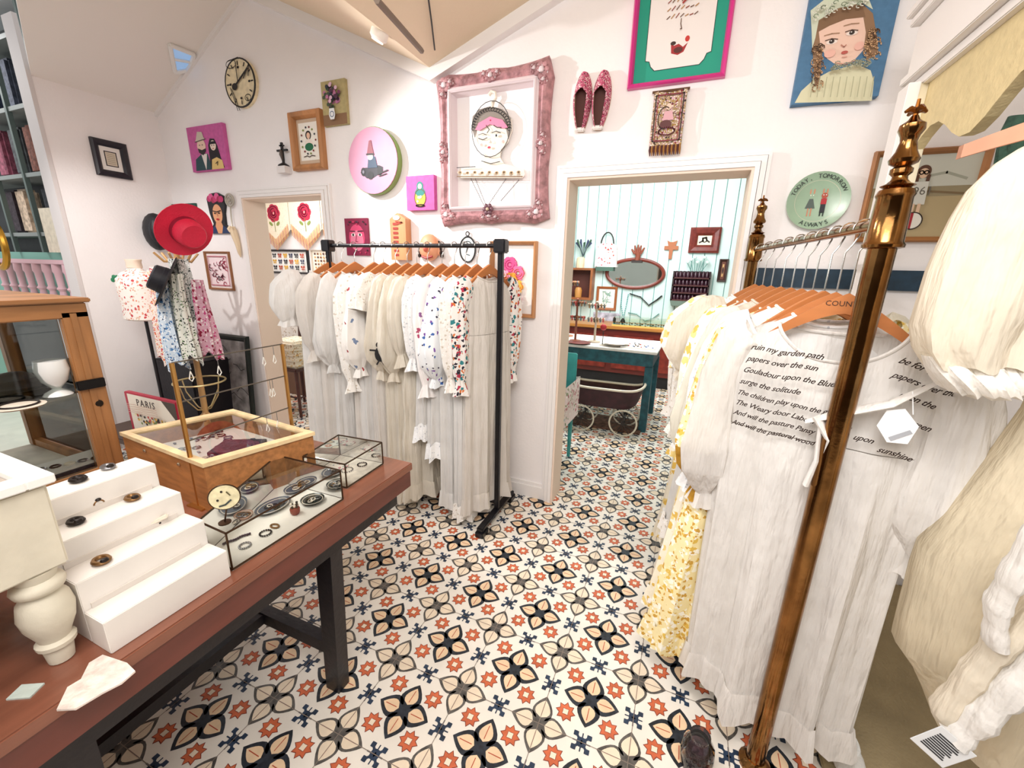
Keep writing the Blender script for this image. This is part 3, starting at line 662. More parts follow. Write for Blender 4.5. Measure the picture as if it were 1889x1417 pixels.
# --- tall teal picture in a hot-pink frame (runs out of view above)
x,z,w,h=onwall(((1172,0),(1350,0),(1337,145),(1158,168))); x0,x1=x-w/2,x+w/2
zb=(at(1337,145,1,BWY).z+at(1158,168,1,BWY).z)/2; x0=(at(1158,168,1,BWY).x); x1=at(1337,145,1,BWY).x
w=x1-x0; h=.62; x=(x0+x1)/2; z=zb+h/2
def d(a,w,h):
    W,H=w*.37,h*.42; c=.045
    pts=[(-W+c,-H),(W-c,-H),(W-c*.6,-H+c*.4),(W-c*.4,-H+c*.9),(W,-H+c),(W,H-c),(W-c*.6,H-c*.6),(W-c,H),(-W+c,H),(-W+c*.6,H-c*.6),(-W,H-c),(-W,-H+c),(-W+c*.4,-H+c*.9),(-W+c*.6,-H+c*.4)]
    a.poly([(p[0]*1.02,p[1]*1.012) for p in pts],'#143a32'); a.poly(pts,'#f0e8e4')
    z=-H+.05; a.poly([(-.035,z+.05),(-.03,z+.01),(0,z),(.025,z+.01),(.04,z+.045),(.02,z+.03),(0,z+.045),(-.02,z+.04)],'#a82a2e'); a.ell(-.025,z+.05,.012,.008,'#3c2620'); a.ell(.036,z+.06,.01,.012,'#c8352f'); a.ell(0,z+.02,.02,.012,'#5a2420')
    for j in range(3):
        for k in range(7): a.line([(-.065+.02*k,z+.15+j*.03),(-.052+.02*k,z+.16+j*.03+.006*sin(k))],.004,['#6b4a34','#b08048','#8c3a2a'][(j+k)%3])
    a.line([(0,z+.14),(0,z+.12),(.006,z+.1),(0,z+.1)],.004,'#6b4a34')
    a.line([(-.06,z+.27),(-.03,z+.23),(-.01,z+.25)],.012,'#8c2a2a'); a.line([(.02,z+.22),(.06,z+.25),(.1,z+.29)],.02,'#6b5a4c'); a.line([(.0,z+.2),(.05,z+.24)],.008,'#a3352f'); a.ell(-.05,z+.26,.012,.01,'#3a2a20'); a.ell(.0,z+.29,.014,.008,'#b5772c')
    a.ell(-.02,z+.36,.05,.03,'#a3352f'); a.ell(.03,z+.4,.04,.03,'#3b5d44')
r=framed('sampler_picture','tall picture with teal mount and hot-pink frame high above the doorway','picture frame',x,z,w,h,.024,.035,mat('#d42a86',.3,coat=.4),'#0f9a80',d)
# --- doll portrait canvas
x0=at(1457,195,1,BWY).x; x1=at(1612,190,1,BWY).x; zb=at(1530,192,1,BWY).z; w=x1-x0; h=.5
def d(a,w,h):
    Z=-h/2
    def P(px,py): p=at(px,py,1,BWY-.04); return (p.x-(x0+x1)/2,p.z-(zb+h/2))
    a.poly([P(*p) for p in((1466,190),(1478,168),(1500,148),(1530,132),(1580,118),(1606,130),(1612,150),(1608,186))],'#d6d2b0')
    a.poly([P(*p) for p in((1500,120),(1498,60),(1515,25),(1545,8),(1585,2),(1610,25),(1618,70),(1620,100),(1600,110),(1590,60),(1540,30),(1520,60),(1515,120),(1512,150),(1503,160))],'#8d6b4d')
    a.poly([P(*p) for p in((1510,55),(1535,35),(1590,18),(1597,60),(1593,92),(1575,112),(1545,122),(1525,108),(1513,85))],'#e8c3b0')
    a.poly([P(*p) for p in((1508,60),(1510,40),(1545,18),(1590,8),(1596,32),(1560,36),(1530,48))],'#7d5c40')
    a.poly([P(*p) for p in((1497,60),(1495,20),(1520,0),(1560,-15),(1600,-8),(1610,18),(1590,6),(1545,16),(1510,38),(1504,70),(1498,90))],'#cdd3bd')
    for (px,py) in((1534,78),(1571,62)): a.ell(*P(px,py),.02,.008,'#e9d9cf',12); a.ell(*P(px,py-1),.0095,.008,'#2b1d18',10); a.ell(*P(px-1,py-2),.0025,.002,'#f3efe9',6); a.line([P(px-12,py-2),P(px,py-6),P(px+11,py-5)],.0032,'#4a3024')
    for (px,py) in((1534,66),(1570,48)): a.line([P(px-14,py+1),P(px,py-3),P(px+14,py-4)],.0028,'#9a7658')
    a.line([P(1551,84),P(1556,88),P(1560,84)],.004,'#b57a68'); a.ell(*P(1530,100),.02,.015,'#e6b3a3',14); a.ell(*P(1584,86),.016,.015,'#e6b3a3',14); a.ell(*P(1557,98),.012,.006,'#b4534a',10); a.ell(*P(1557,106),.01,.003,'#d9a695',8); a.line([P(1540,117),P(1560,120),P(1578,112)],.003,'#c9937f')
    for k in range(34):
        s=R_.random(); px,py=(R_.uniform(1500,1516),R_.uniform(90,165)) if k%2 else (R_.uniform(1596,1618),R_.uniform(60,108)); a.ring(*P(px,py),.01,.012,.004,R_.choice(['#5b3f2a','#a9805a','#c79d74']),0,5,7)
    for k in range(40):
        px,py=R_.uniform(1498,1600),R_.uniform(-10,14); a.ring(*P(px,py+(1600-px)*.3),.008,.006,.003,R_.choice(['#8b9a7e','#f2f1e2']),0,5,6)
    for k in range(26):
        px=R_.uniform(1530,1600); a.ring(*P(px,122+ (1600-px)*.12+R_.uniform(-5,5)),.009,.006,.003,'#9da088',0,5,6)
    for k in range(10):
        px=1490+k*12; a.line([P(px,186),P(px+6,150)],.003,'#a7a586')
canvas('doll_canvas','blue canvas portrait of an antique doll in a lace bonnet','painting',(x0+x1)/2,zb+h/2,w,h,.04,'#4a7599',d)
# --- decorative plate with writing
x,z,w,h=onwall(((1447,320),(1568,320),(1568,425),(1447,425))); rad=(at(1508,320,1,BWY).z-at(1508,425,1,BWY).z)/2*1.0; z=at(1508,372,1,BWY).z; x=(at(1447,372,1,BWY).x+at(1568,368,1,BWY).x)/2
r=thing('motto_plate','round green-rimmed plate with two painted figures and the words today, tomorrow, always','plate',(x,BWY,z))
b=MB(); b.lathe([(rad*.6,-.006),(rad,-.026),(rad,-.03),(rad*.72,-.018)],mat('#9db89d',.3,coat=.5,var=.06),ax='y',n=40); b.build('rim',r,True,True)
b=MB(); b.lathe([(rad*.72,-.012),(rad*.72,-.0185),(rad*.68,-.016),(.001,-.015)],mat('#efe0cc',.3,coat=.5),ax='y',n=40); b.build('well',r,True,True)
a=Art(y0=-.017); K='#26312c'
a.ring(0,0,rad*.7,rad*.7,.004,K)
for s,c1,c2 in((-1,'#55615a','#55615a'),(1,'#b52c34','#2a2a30')):
    cx=s*rad*.2; a.ell(cx,rad*.18,rad*.1,rad*.1,'#b5523e'); a.ell(cx-rad*.06,rad*.33,rad*.025,rad*.09,'#c9896b'); a.ell(cx+rad*.06,rad*.33,rad*.025,rad*.09,'#c9896b')
    if s<0: a.poly([(cx-rad*.06,rad*.08),(cx+rad*.06,rad*.08),(cx+rad*.16,-rad*.26),(cx-rad*.16,-rad*.26)],c1)
    else: a.rect(cx-rad*.09,-rad*.12,cx+rad*.09,rad*.08,c1); a.rect(cx-rad*.08,-rad*.42,cx+rad*.08,-rad*.12,c2)
    for q in(-.05,.05): a.line([(cx+q*rad,-rad*.26 if s<0 else -rad*.4),(cx+q*rad,-rad*.52)],.005,K if s>0 else '#c9896b')
    for q in(-.04,.04): a.ell(cx+q*rad,rad*.2,rad*.02,rad*.02,'#f5efe6',6)
a.build('painted_figures',r)
b=MB(); tm=mat('#232a26',.5)
def arc_text(s,a0,step,rr,up,size):
    for i,ch in enumerate(s):
        if ch==' ': continue
        t=a0+(-step if up else step)*i
        rot=t-PI/2 if up else t+PI/2
        T=Matrix.Translation((rr*cos(t),-.0265,rr*sin(t)))@Matrix.Rotation(-rot,4,'Y')@Matrix.Rotation(PI/2,4,'X')
        text(b,ch,size,tm,T,depth=.0008)
arc_text('TODAY,',math.radians(162),math.radians(9.6),rad*.85,True,rad*.2); b.build('lettering',r); b=MB()
arc_text('TOMORROW',math.radians(162-9.6*7),math.radians(9.6),rad*.85,True,rad*.2); b.build('lettering',r); b=MB()
arc_text('ALWAYS',math.radians(243),math.radians(11),rad*.85,False,rad*.22)
b.build('lettering',r)
# --- left part of the back wall
x,z,w,h=onwall(((384,358),(418,354),(430,430),(392,432)))
r=thing('portrait_cutout','flat cut-out bust of a dark-haired woman wearing pink flowers','wall ornament',(x,BWY,z))
b=MB(); o=[(-.5,-.5),(.5,-.5),(.42,-.36),(.3,-.28),(.32,0),(.42,.2),(.36,.42),(.1,.5),(-.25,.48),(-.45,.36),(-.4,.0),(-.28,-.26),(-.42,-.38)]
b.prism([(p[0]*w,p[1]*h) for p in o],-.02,-.001,mat('#16131a',.5)); b.build('board',r,fix=True)
a=Art(y0=-.0205); a.ell(0,-h*.02,w*.24,h*.24,'#e0a177'); a.poly([(-w*.12,-h*.2),(w*.12,-h*.2),(w*.3,-h*.5),(-w*.3,-h*.5)],'#d89a70'); a.poly([(-w*.5,-h*.5),(-w*.4,-h*.38),(-w*.2,-h*.3),(-w*.1,-h*.5)],'#20345c'); a.poly([(w*.5,-h*.5),(w*.4,-h*.38),(w*.2,-h*.3),(w*.1,-h*.5)],'#20345c')
for k in range(7): a.ell((-.3+.1*k)*w,h*(.36+.05*sin(k*2)),w*.12,h*.08,['#c0356b','#d65a8c','#a3284f'][k%3],9)
a.line([(-w*.2,h*.06),(0,h*.03),(w*.2,h*.06)],.007,'#1a1214')
for s in(-1,1): a.ell(s*w*.1,0,w*.05,h*.018,'#1a1214',8)
a.ell(0,-h*.15,w*.08,h*.025,'#b3232f',8); a.line([(0,0),(w*.03,-h*.08)],.004,'#9c5c3c'); a.build('painted_portrait',r)
x,z,w,h=onwall(((416,360),(438,360),(440,380),(418,380)))
r=thing('hand_hook','ivory carved hand holding a round looped stem on the wall','wall ornament',(x,BWY,z))
b=MB(); S=mat('#b9b2a4',.35,.4); b.torus((0,-.02,0),.045,.007,S,ax='y'); b.torus((0,-.02,0),.026,.005,S,ax='y'); b.ell((0,-.02,0),.012,S,8); b.tube([(0,-.02,-.045),(-.01,-.02,-.13),(0,-.03,-.2)],.006,S,6); b.build('looped_stem',r,True)
b=MB(); I=mat('#e5cfae',.5); b.tube([(0,-.03,-.2),(.012,-.03,-.25),(.022,-.02,-.33),(.03,-.02,-.4),(.03,-.015,-.43)],[.02,.026,.02,.013,.003],I,8)
for k in range(4): b.tube([(-.012+.007*k,-.045,-.24),(-.02+.006*k,-.055,-.215),(-.01+.006*k,-.045,-.195)],.006,I,6)
b.tube([(.02,-.04,-.23),(.026,-.05,-.2)],.006,I,6); b.build('carved_hand',r,True)
def d(a,w,h):
    a.rect(-w*.46,-h*.46,w*.46,h*.46,'#f3dfe2')
    for k in range(26): a.ring(R_.uniform(-.38,.38)*w,R_.uniform(-.4,.4)*h,.018,.016,.007,R_.choice(['#c22c55','#8c1c3e','#e26c8e','#5c2238']),R_.random()*3,5,8)
    a.line([(-w*.42,-h*.42),(w*.42,-h*.42),(w*.42,h*.42),(-w*.42,h*.42),(-w*.42,-h*.42)],.006,'#a82a48')
x,z,w,h=onwall(((380,465),(424,463),(434,534),(388,536)))
framed('red_print','framed print of crimson swirls in a brown frame beside the scarves','picture frame',x,z,w,h,.018,.02,mat('#8c5a34',.5),'#f4e8e4',d)
x,z,w,h=onwall(((312,377),(362,376),(368,396),(316,400)))
def d(a,w,h):
    for k in range(16): a.ell(R_.uniform(-.42,.42)*w,R_.uniform(-.42,.42)*h,.012,.012,R_.choice(['#2a7a5c','#15312c','#cfe0d4','#0d1f1c']),7)
canvas('green_picture','little dark green picture half hidden behind the red hat','painting',x,z-.05,w,h+.1,.015,'#1d4a40',d)
# black framed mirror-like picture on the left wall
q=[at(px,py,0,-4.17) for px,py in((163,252),(230,267),(242,330),(178,325))]
y0,y1=(q[0].y+q[3].y)/2,(q[1].y+q[2].y)/2; z1=(q[0].z+q[1].z)/2; z0=(q[2].z+q[3].z)/2
def d(a,w,h):
    a.rect(-w*.42,-h*.42,w*.42,h*.42,'#f3efe9'); a.rect(-w*.3,-h*.32,w*.3,h*.32,'#2a2428'); a.rect(-w*.25,-h*.28,w*.25,h*.28,'#d9cdb8')
    for k in range(6): a.line([(-w*.18,h*.2-k*h*.08),(w*.18,h*.2-k*h*.08)],.003,'#a3937e')
framed('small_picture','small black square frame with a beige card, alone on the left wall','picture frame',(-4.17,(y0+y1)/2,(z0+z1)/2),0,abs(y1-y0),z1-z0,.045,.03,mat('#1b1420',.4),'#f3efe9',d,rz=PI/2)
# --- wide painting in a wood frame at the right, partly hidden
x0,x1=at(1612,285,1,BWY).x,at(1832,270,1,BWY).x; z1=at(1700,276,1,BWY).z; z0=at(1600,447,1,BWY).z
def d(a,w,h):
    a.rect(-w/2,-h*.5,w/2,h*.0,'#b9a67e'); a.rect(-w/2,h*.0,w/2,h*.12,'#9c8f70'); a.rect(-w/2,h*.12,w/2,h*.5,'#cfd0c4')
    a.line([(-w*.2,h*.2),(w*.2,h*.28),(w*.4,h*.2)],.01,'#a9ab9c'); a.line([(-w*.1,h*.08),(w*.45,h*.02)],.008,'#7f6a4a')
    cx=-w*.02
    a.ell(cx,h*.3,w*.07,h*.08,'#5b3a28'); a.ell(cx,h*.28,w*.05,h*.06,'#e6c4a6')
    for s in(-1,1): a.ring(cx+s*w*.024,h*.29,w*.02,w*.02,.004,'#2c1c14')
    for s in(-1,1): a.line([(cx+s*w*.055,h*.25),(cx+s*w*.05,h*.1)],.012,'#5b3a28')
    a.poly([(cx-w*.07,h*.18),(cx+w*.07,h*.18),(cx+w*.08,-h*.1),(cx-w*.08,-h*.1)],'#dcdcd4')
    a.line([(cx-w*.03,-h*.1),(cx-w*.03,-h*.22)],.012,'#e6c4a6'); a.line([(cx+w*.03,-h*.1),(cx+w*.03,-h*.22)],.012,'#e6c4a6')
    a.ell(cx,-h*.3,w*.1,w*.1,'#f0ece2'); a.poly([(cx+w*.1*cos(t),-h*.3+w*.1*sin(t)) for t in [PI*.5+PI*k/10 for k in range(11)]],'#a8262f'); a.ring(cx,-h*.3,w*.1,w*.1,.004,'#2c1c14')
r=framed('girl_painting','wide oak-framed painting of a pigtailed girl with a red and white ball','picture frame',(x0+x1)/2,(z0+z1)/2,x1-x0,z1-z0,.022,.03,mat('#a8703f',.5,var=.2,kind='woodx'),'#c9b58c',d)
b=MB(); tm=mat('#6b665e',.7); text(b,'1961',.045,tm,Matrix.Translation((-.008,-.0105,.02))@Matrix.Rotation(PI/2,4,'X')); b.build('shirt_number',r)
# navy board
b=MB(); za=at(1450,495,1,BWY-.02).z; zb_=at(1450,530,1,BWY-.02).z
b.box((.30,BWY-.02,zb_),(1.6,BWY-.001,za),mat('#1c3446',.5,var=.25,vscale=20)); tag(b.build('wall_board'),'long navy painted board fixed on the wall behind the brass dress rail','board')
# ================================================================ clothes, hangers and racks
WOODH=mat('#b9723d',.5,var=.18,vscale=12,kind='woodx'); WIRE=mat('#b9b4ae',.25,.9)
_JOB=1
def make_hanger(label,W=.42,hook=.1,wood=None,grp=None,writing=None,drop=.07):
    wood=wood or WOODH
    r=thing('clothes_hanger',label,'hanger',(0,0,0),0,grp)
    b=MB(); N=8; top=[];bot=[]
    for i in range(-N,N+1):
        t=i/N; a=abs(t); x=W/2*t; z=-.006-drop*(a**1.25)*(W/.42 if drop<.1 else 1) if a>.12 else -.002-.0014
        th=.05-.028*a**.7
        top.append((x,z)); bot.append((x,z-th if a>.12 else z-.05))
    b.prism(top+bot[::-1],-.008,.008,wood); o=b.build('hanger_bar',r,fix=True)
    b=MB(); pts=[(0,0,-.01),(0,0,hook-.03)]+[(.02*sin(a)-.0,0,hook+.001-.02*cos(a)) for a in [PI*.0+.35*k for k in range(0)]]
    pts=[(0,0,-.01),(0,0,hook-.055),(.012,0,hook-.035),(.021,0,hook-.012)]+[(.021*cos(a),0,hook-.003+.021*sin(a)) for a in [.1+.45*k for k in range(8)]]
    b.tube(pts,.0022,WIRE,6); b.build('hook',r,True)
    if writing:
        b=MB(); text(b,writing,.018,mat('#3c2012',.6),Matrix.Translation((0,-.0085,-.03))@Matrix.Rotation(PI/2,4,'X'),depth=.0004); b.build('stamped_word',r)
    return r
def make_dress(name,label,cat,L=1.3,sh=.2,wh=.26,dh=.07,main='#f3eee8',sleeve='long',smat=None,bmat=None,tiers=1,pleat=.02,seed=0,nw=.085,dip=.03,sh_m=None,hem_lace=True,grp=None,puff=.055,sl_len=.5,collar=True,splay=.05,tierm=None,skirt_top=-.34,cuffm=None,slope=.42):
    rnd=random.Random(seed); r=thing(name,label,cat,(0,0,0),0,grp)
    M_=bmat or cloth(main); SM=smat or M_; n=64
    ph=[rnd.uniform(0,6.3) for _ in range(6)]; kk=[rnd.choice([7,8,9,10,11]),rnd.choice([13,15,17]),rnd.choice([3,4,5])]
    def ring(z,w,d,sl,amp,dipz=0,hem=0,back=0):
        out=[]
        for i in range(n):
            t=2*PI*i/n; c,s=cos(t),sin(t)
            x=w*math.copysign(abs(c)**.85,c); y=d*math.copysign(abs(s)**.8,s)
            rp=amp*(.6*sin(kk[0]*t+ph[0])+.4*sin(kk[1]*t+ph[1]+z*2)+.35*sin(kk[2]*t+ph[2]-z*1.5))
            nx,ny=c*.6,s; x+=nx*rp; y+=ny*rp
            zz=z-sl*max(0,abs(x)-nw*.8)-(dipz*max(0,-s)**1.5)-(back*max(0,s)**1.5)+hem*sin(kk[0]*t+ph[3])*.6+ (hem*sin(2*t+ph[4]))
            out.append((x,y,zz))
        return out
    d0=.038; bk=.02; S=slope
    R=[ring(-.035,nw,d0*.75,.1,0,dip,0,bk),ring(-.034,nw+(sh-nw)*.3,d0*.95,S,.001,dip+.02,0,bk+.02),ring(-.036,nw+(sh-nw)*.65,d0*1.1,S,.002,dip+.045,0,bk+.05),ring(-.045,sh*.97,d0*1.15,S,.003,dip+.06,0,bk+.07),ring(-.10,sh*1.02,d0*1.25,S*.7,.004,dip*.7+.04,0,.06),ring(-.18,sh*1.0,d0*1.3,S*.25,.005,dip*.3+.02,0,.02),ring(-.26,sh*.98,d0*1.35,.02,.006),ring(skirt_top,sh*.95,d0*1.3,0,.005)]
    b=MB(); 
    zs=skirt_top; segs=12; Ls=L+zs
    per=max(1,tiers)
    b.loft(R,M_)
    skirt=[ring(zs-.002,sh*.96,d0*1.35,0,.006)]
    for i in range(1,segs+1):
        t=i/segs; w=sh+(wh-sh)*t**.8; d=d0*1.4+(dh-d0*1.4)*t**.7
        tt=(t*per)%1 if t<1 else 1
        bump=0.012*(1-tt) if (per>1 and tt<.3 and i>1) else 0
        skirt.append(ring(zs-Ls*t,w+bump,d+bump,0,pleat*(.35+.65*t),0,.012*t))
    b.loft(skirt,M_); b.build('bodice_and_skirt',r,True)
    if collar:
        b=MB(); rr=ring(-.033,nw+.002,d0*.78,.1,0,dip,0,bk); pts=[Vector(p) for p in rr]; b.tube(pts+[pts[0]],.0045,SM,6,cap=False); b.build('neckband',r,True)
    if hem_lace:
        b=MB(); z=-L; hr=[]
        for i in range(4):
            t=i/3; hr.append(ring(z+.03-.1*t,wh+.004+.012*t,dh+.006+.012*t,0,pleat*(1.0+.5*t),0,.014))
        b.loft(hr,tierm or SM); b.build('hem_flounce',r,True)
    if sleeve:
        for s in(-1,1):
            b=MB(); rings=[]; m=36; sx=sh
            if sleeve=='long': P=[(sx*.86,-.075,.046),(sx+.01,-.1,.06),(sx+.045,-.17,puff),(sx+.04+splay*.4,-.27,puff*1.05),(sx+.03+splay*.6,-.27-(sl_len-.2)*.45,puff),(sx+.025+splay*.8,-.27-(sl_len-.2)*.8,puff*.8),(sx+.02+splay,-.07-sl_len,.026),(sx+.02+splay,-.085-sl_len,.03),(sx+.02+splay,-.14-sl_len,.05)]
            elif sleeve=='puff': P=[(sx*.86,-.075,.05),(sx+.02,-.09,.075),(sx+.07,-.15,.088),(sx+.085,-.23,.085),(sx+.075,-.3,.055),(sx+.07,-.32,.04),(sx+.072,-.36,.055)]
            elif sleeve=='balloon': P=[(sx*.84,-.075,.045),(sx+.0,-.1,.056),(sx+.03,-.2,.06),(sx+.04,-.32,.072),(sx+.04,-.43,.088),(sx+.035,-.51,.078),(sx+.03,-.57,.042),(sx+.028,-.59,.026),(sx+.03,-.64,.042)]
            else: P=[(sx*.86,-.075,.05),(sx+.02,-.1,.062),(sx+.05,-.16,.066),(sx+.06,-.24,.07)]
            # resample path
            Q=[]
            for i in range(len(P)-1):
                for k in range(4):
                    t=k/4; Q.append(tuple(P[i][j]+(P[i+1][j]-P[i][j])*t for j in range(3)))
            Q.append(P[-1]); wob=rnd.uniform(-.02,.02)
            for i,(x,z,rad) in enumerate(Q):
                a=Q[min(i+1,len(Q)-1)]; c=Q[max(i-1,0)]; dx,dz=a[0]-c[0],a[1]-c[1]; ln=math.hypot(dx,dz); dx/=ln; dz/=ln
                ring_=[]; u=i/len(Q)
                for k in range(m):
                    t=2*PI*k/m; rr=rad*(1+.16*sin(5*t+ph[2]+s+2*u)*(.2+u)+.1*sin(9*t+ph[4]-5*u)*(.2+u))
                    ring_.append((s*(x+rr*cos(t)*(-dz)),wob*u+rr*.62*sin(t)-.01*u,z+rr*cos(t)*dx-.006*sin(2*t+ph[5])))
                rings.append(ring_)
            if cuffm:
                h_=int(len(rings)*.52); b.loft(rings[:h_+1],SM); b.loft(rings[h_:],cuffm)
            else: b.loft(rings,sh_m or SM)
            b.build('sleeve',r,True)
    return r
# ---- middle rack: black rolling rail
BLK=mat('#121116',.35,bump=.1); 
r=thing('clothes_rack','black metal clothes rack full of white dresses in front of the back wall','clothes rack',(-1.54,2.1,0))
RXL,RXR=-2.14,-.94
b=MB(); b.tube([(-.60,0,1.622),(.60,0,1.622)],.0115,BLK,10); b.build('hanging_rail',r,True)
for s in(-1,1):
    b=MB(); b.box((s*.6-.014,-.014,.06),(s*.6+.014,.014,1.6),BLK,bev=.003); b.build('upright',r)
    b=MB(); b.box((s*.6-.034,-.03,1.585),(s*.6+.034,.03,1.655),BLK,bev=.006); b.build('rail_bracket',r)
    b=MB(); b.box((s*.6-.02,-.24,.035),(s*.6+.02,.24,.06),BLK,bev=.004); b.box((s*.6-.026,-.25,.0),(s*.6+.026,-.17,.035),BLK,bev=.004); b.box((s*.6-.026,.17,.0),(s*.6+.026,.25,.035),BLK,bev=.004); b.build('foot',r)
b=MB(); b.tube([(-.60,0,.1),(.60,0,.1)],.012,BLK,8); b.build('lower_bar',r,True)
IV='#f1ebe4'; W1='#f3f1ee'; CR='#efe7d8'
col_fl=floral('#efeae6',['#b8304c','#2f7f86','#d9783c','#2a2030'],30,.3,.4)
fl_blue=floral('#eef0f2',['#3d63a8','#7a4aa0','#2e2a44'],30,.25,.28)
lace=floral('#f2eee8',['#cfc4b6','#fbfaf8'],55,.7,.3,.6)
lace2=floral('#f3f3f3',['#c6c9cf','#ffffff'],70,.6,.3,.6)
gd='dresses on the black rack'
specs=[ # px, label, kwargs
(606,'white dress with short puffed sleeve, leftmost on the black rack',dict(L=1.3,sleeve='puff',main=W1,wh=.25)),
(628,'plain white cotton dress, second from the left end of the black rack',dict(L=1.32,sleeve='long',main=IV,sl_len=.44,puff=.07)),
(652,'wide-shouldered ivory smock, third from the left on the black rack',dict(L=1.3,sleeve='balloon',main=W1,wh=.28)),
(688,'white dress with ruffled long cuffs, fourth from the left on the black rack',dict(L=1.35,sleeve='long',main=IV,puff=.06,smat=lace,sl_len=.6)),
(706,'white smock with coloured embroidery at the neck, fifth from the left on the black rack',dict(L=1.33,sleeve='balloon',main=W1,sh_m=floral('#f1ede8',['#7b8cab','#a03a40'],18,.1,.25),wh=.27)),
(728,'ivory dress with lace-edged short sleeve, sixth from the left on the black rack',dict(L=1.36,sleeve='flutter',main=IV,smat=lace)),
(750,'cream dress with wide sleeve and a small black bird on its cuff','bird'),
(768,'cream satin dress with soft balloon sleeve in the middle of the black rack',dict(L=1.36,sleeve='balloon',main=CR,wh=.26)),
(788,'ivory tiered dress reaching lowest in the middle of the black rack',dict(L=1.34,sleeve='long',main=CR,tiers=3,wh=.28,smat=cloth(CR),sl_len=.4)),
(815,'short white eyelet blouse-dress hanging above the gap in the black rack',dict(L=.92,sleeve='long',main=W1,smat=lace2,tierm=lace2,sl_len=.42)),
(838,'white tunic with pink ribbon stripes and flared cuffs on the black rack',dict(L=1.02,sleeve='long',main=W1,smat=lace2,sh_m=floral('#f1ecea',['#b04a6a','#8a5a8c'],20,.25,.25),sl_len=.56)),
(858,'white dress with blue and purple embroidered sleeve on the black rack',dict(L=1.34,sleeve='balloon',main=W1,sh_m=fl_blue,wh=.24)),
(880,'white dress with lace sleeve, second from the right end of the black rack',dict(L=1.4,sleeve='long',main=W1,smat=lace,puff=.06,sl_len=.5,wh=.24)),
(903,'ivory pleated dress with bright flowers down its sleeve, rightmost on the black rack',dict(L=1.33,sleeve='long',main=IV,sh_m=col_fl,sl_len=.52,pleat=.026,wh=.25)),
]
hg=None
for i,(px,lab,kw) in enumerate(specs):
    x=at(px,452,1,2.1).x; rz=PI/2+random.Random(i+3).uniform(-.1,.1)-.3
    if kw=='bird': kw=dict(L=1.34,sleeve='balloon',main=CR,wh=.25); bird=True
    else: bird=False
    kw['sh']=.17; kw['slope']=.62; kw['wh']=kw.get('wh',.26)*.78; kw['splay']=.02; g=make_dress('dress',lab,'dress',seed=i*7+1,dh=.05,**kw); g.location=(x,2.09,1.5); g.rotation_euler=(0,0,rz); g.rotation_euler[2]=rz
    g['group']=gd
    if i==0: g.location.y=2.045
    if bird:
        a=Art(y0=0,T=Matrix.Translation((-.262,-.082,-.47))@Matrix.Rotation(-.63,4,'Z')@Matrix.Scale(1.25,4))
        a.ell(0,0,.022,.034,'#121014'); a.ell(0,.042,.015,.015,'#121014'); a.line([(-.04,.02),(0,.016),(.04,.02)],.008,'#121014'); a.line([(-.015,-.045),(0,-.02),(.015,-.045)],.007,'#121014'); a.build('bird_motif',g)
    h=make_hanger('x',W=.33,hook=.095,drop=.105,grp='wooden hangers on the black rack') if hg is None else copy_tree(hg)
    if hg is None: hg=h
    h['label']=('wooden hanger holding the '+lab.split(', ')[0]+(', '+lab.split(', ')[1] if ', ' in lab else ''))
    h['label']=' '.join(h['label'].split()[:16])
    h.location=(x,2.1,1.53); h.rotation_euler=(0,0,rz)
# ---- brass rack at the right
NP=Vector((.38,1.19)); FP=Vector((.262,2.3)); RZ=1.62
BR=mat('#8a6238',.16,1.0,bump=.08,bscale=30,var=.3,vscale=14); BRD=mat('#7b4a1e',.3,1.0)
r=thing('brass_rack','antique brass garment rack with turned finials and crowned tops, beside the right-hand doorway','clothes rack',(NP.x,NP.y,0))
D=FP-NP
for k,(px,py) in enumerate(((0,0),(D.x,D.y))):
    s=1
    b=MB(); R0=.026 if k==0 else .022
    b.lathe([(R0,.03),(R0,1.57)],BR,c=(px,py,0),n=20); b.build('post',r,True)
    b=MB(); b.lathe([(.026,1.565),(.037,1.568),(.038,1.574),(.034,1.58),(.031,1.668),(.034,1.674),(.03,1.684),(.022,1.687),(.03,1.692),(.02,1.697),(.014,1.704),(.013,1.71),(.019,1.716),(.019,1.724),(.013,1.729),(.024,1.735),(.026,1.742),(.018,1.757),(.014,1.775),(.016,1.785),(.022,1.796),(.021,1.806),(.01,1.814),(.006,1.822),(.001,1.824)],BR,c=(px,py,0),n=20); b.build('turned_finial',r,True)
    b=MB(); 
    for q in range(4): b.tube([(px,py,1.83),(px+.012*cos(q*PI/2+.3),py+.012*sin(q*PI/2+.3),1.834),(px+.02*cos(q*PI/2+.3),py+.02*sin(q*PI/2+.3),1.829)],[.006,.006,.003],BRD,6)
    b.tube([(px,py,1.82),(px,py,1.852)],[.005,.003],BRD,6); b.build('crown_tip',r,True)
    b=MB(); b.lathe([(.045,0),(.045,.012),(.028,.03)],BR,c=(px,py,0),n=18); b.build('foot',r)
b=MB(); b.tube([(0,0,RZ),(D.x,D.y,RZ)],.013,BR,12); b.build('hanging_rail',r,True)
b=MB(); b.tube([(-.0,0,.1),(D.x,D.y,.1)],.01,BR,12); b.build('lower_rail',r,True)
u=D.normalized(); rz0=math.atan2(-u.x,u.y)
YE='#efd98c'; MU='#c9962f'
yfl=floral('#f4e4ae',['#e3bd55','#fbf6e2','#fdf9ec','#cfa040'],34,.5,.4)
yfl2=floral('#f7f0dc',['#f0d68a','#e0b95a','#ffffff'],20,.5,.4)
must=cloth(MU,bump=.9,bscale=30,var=.3)
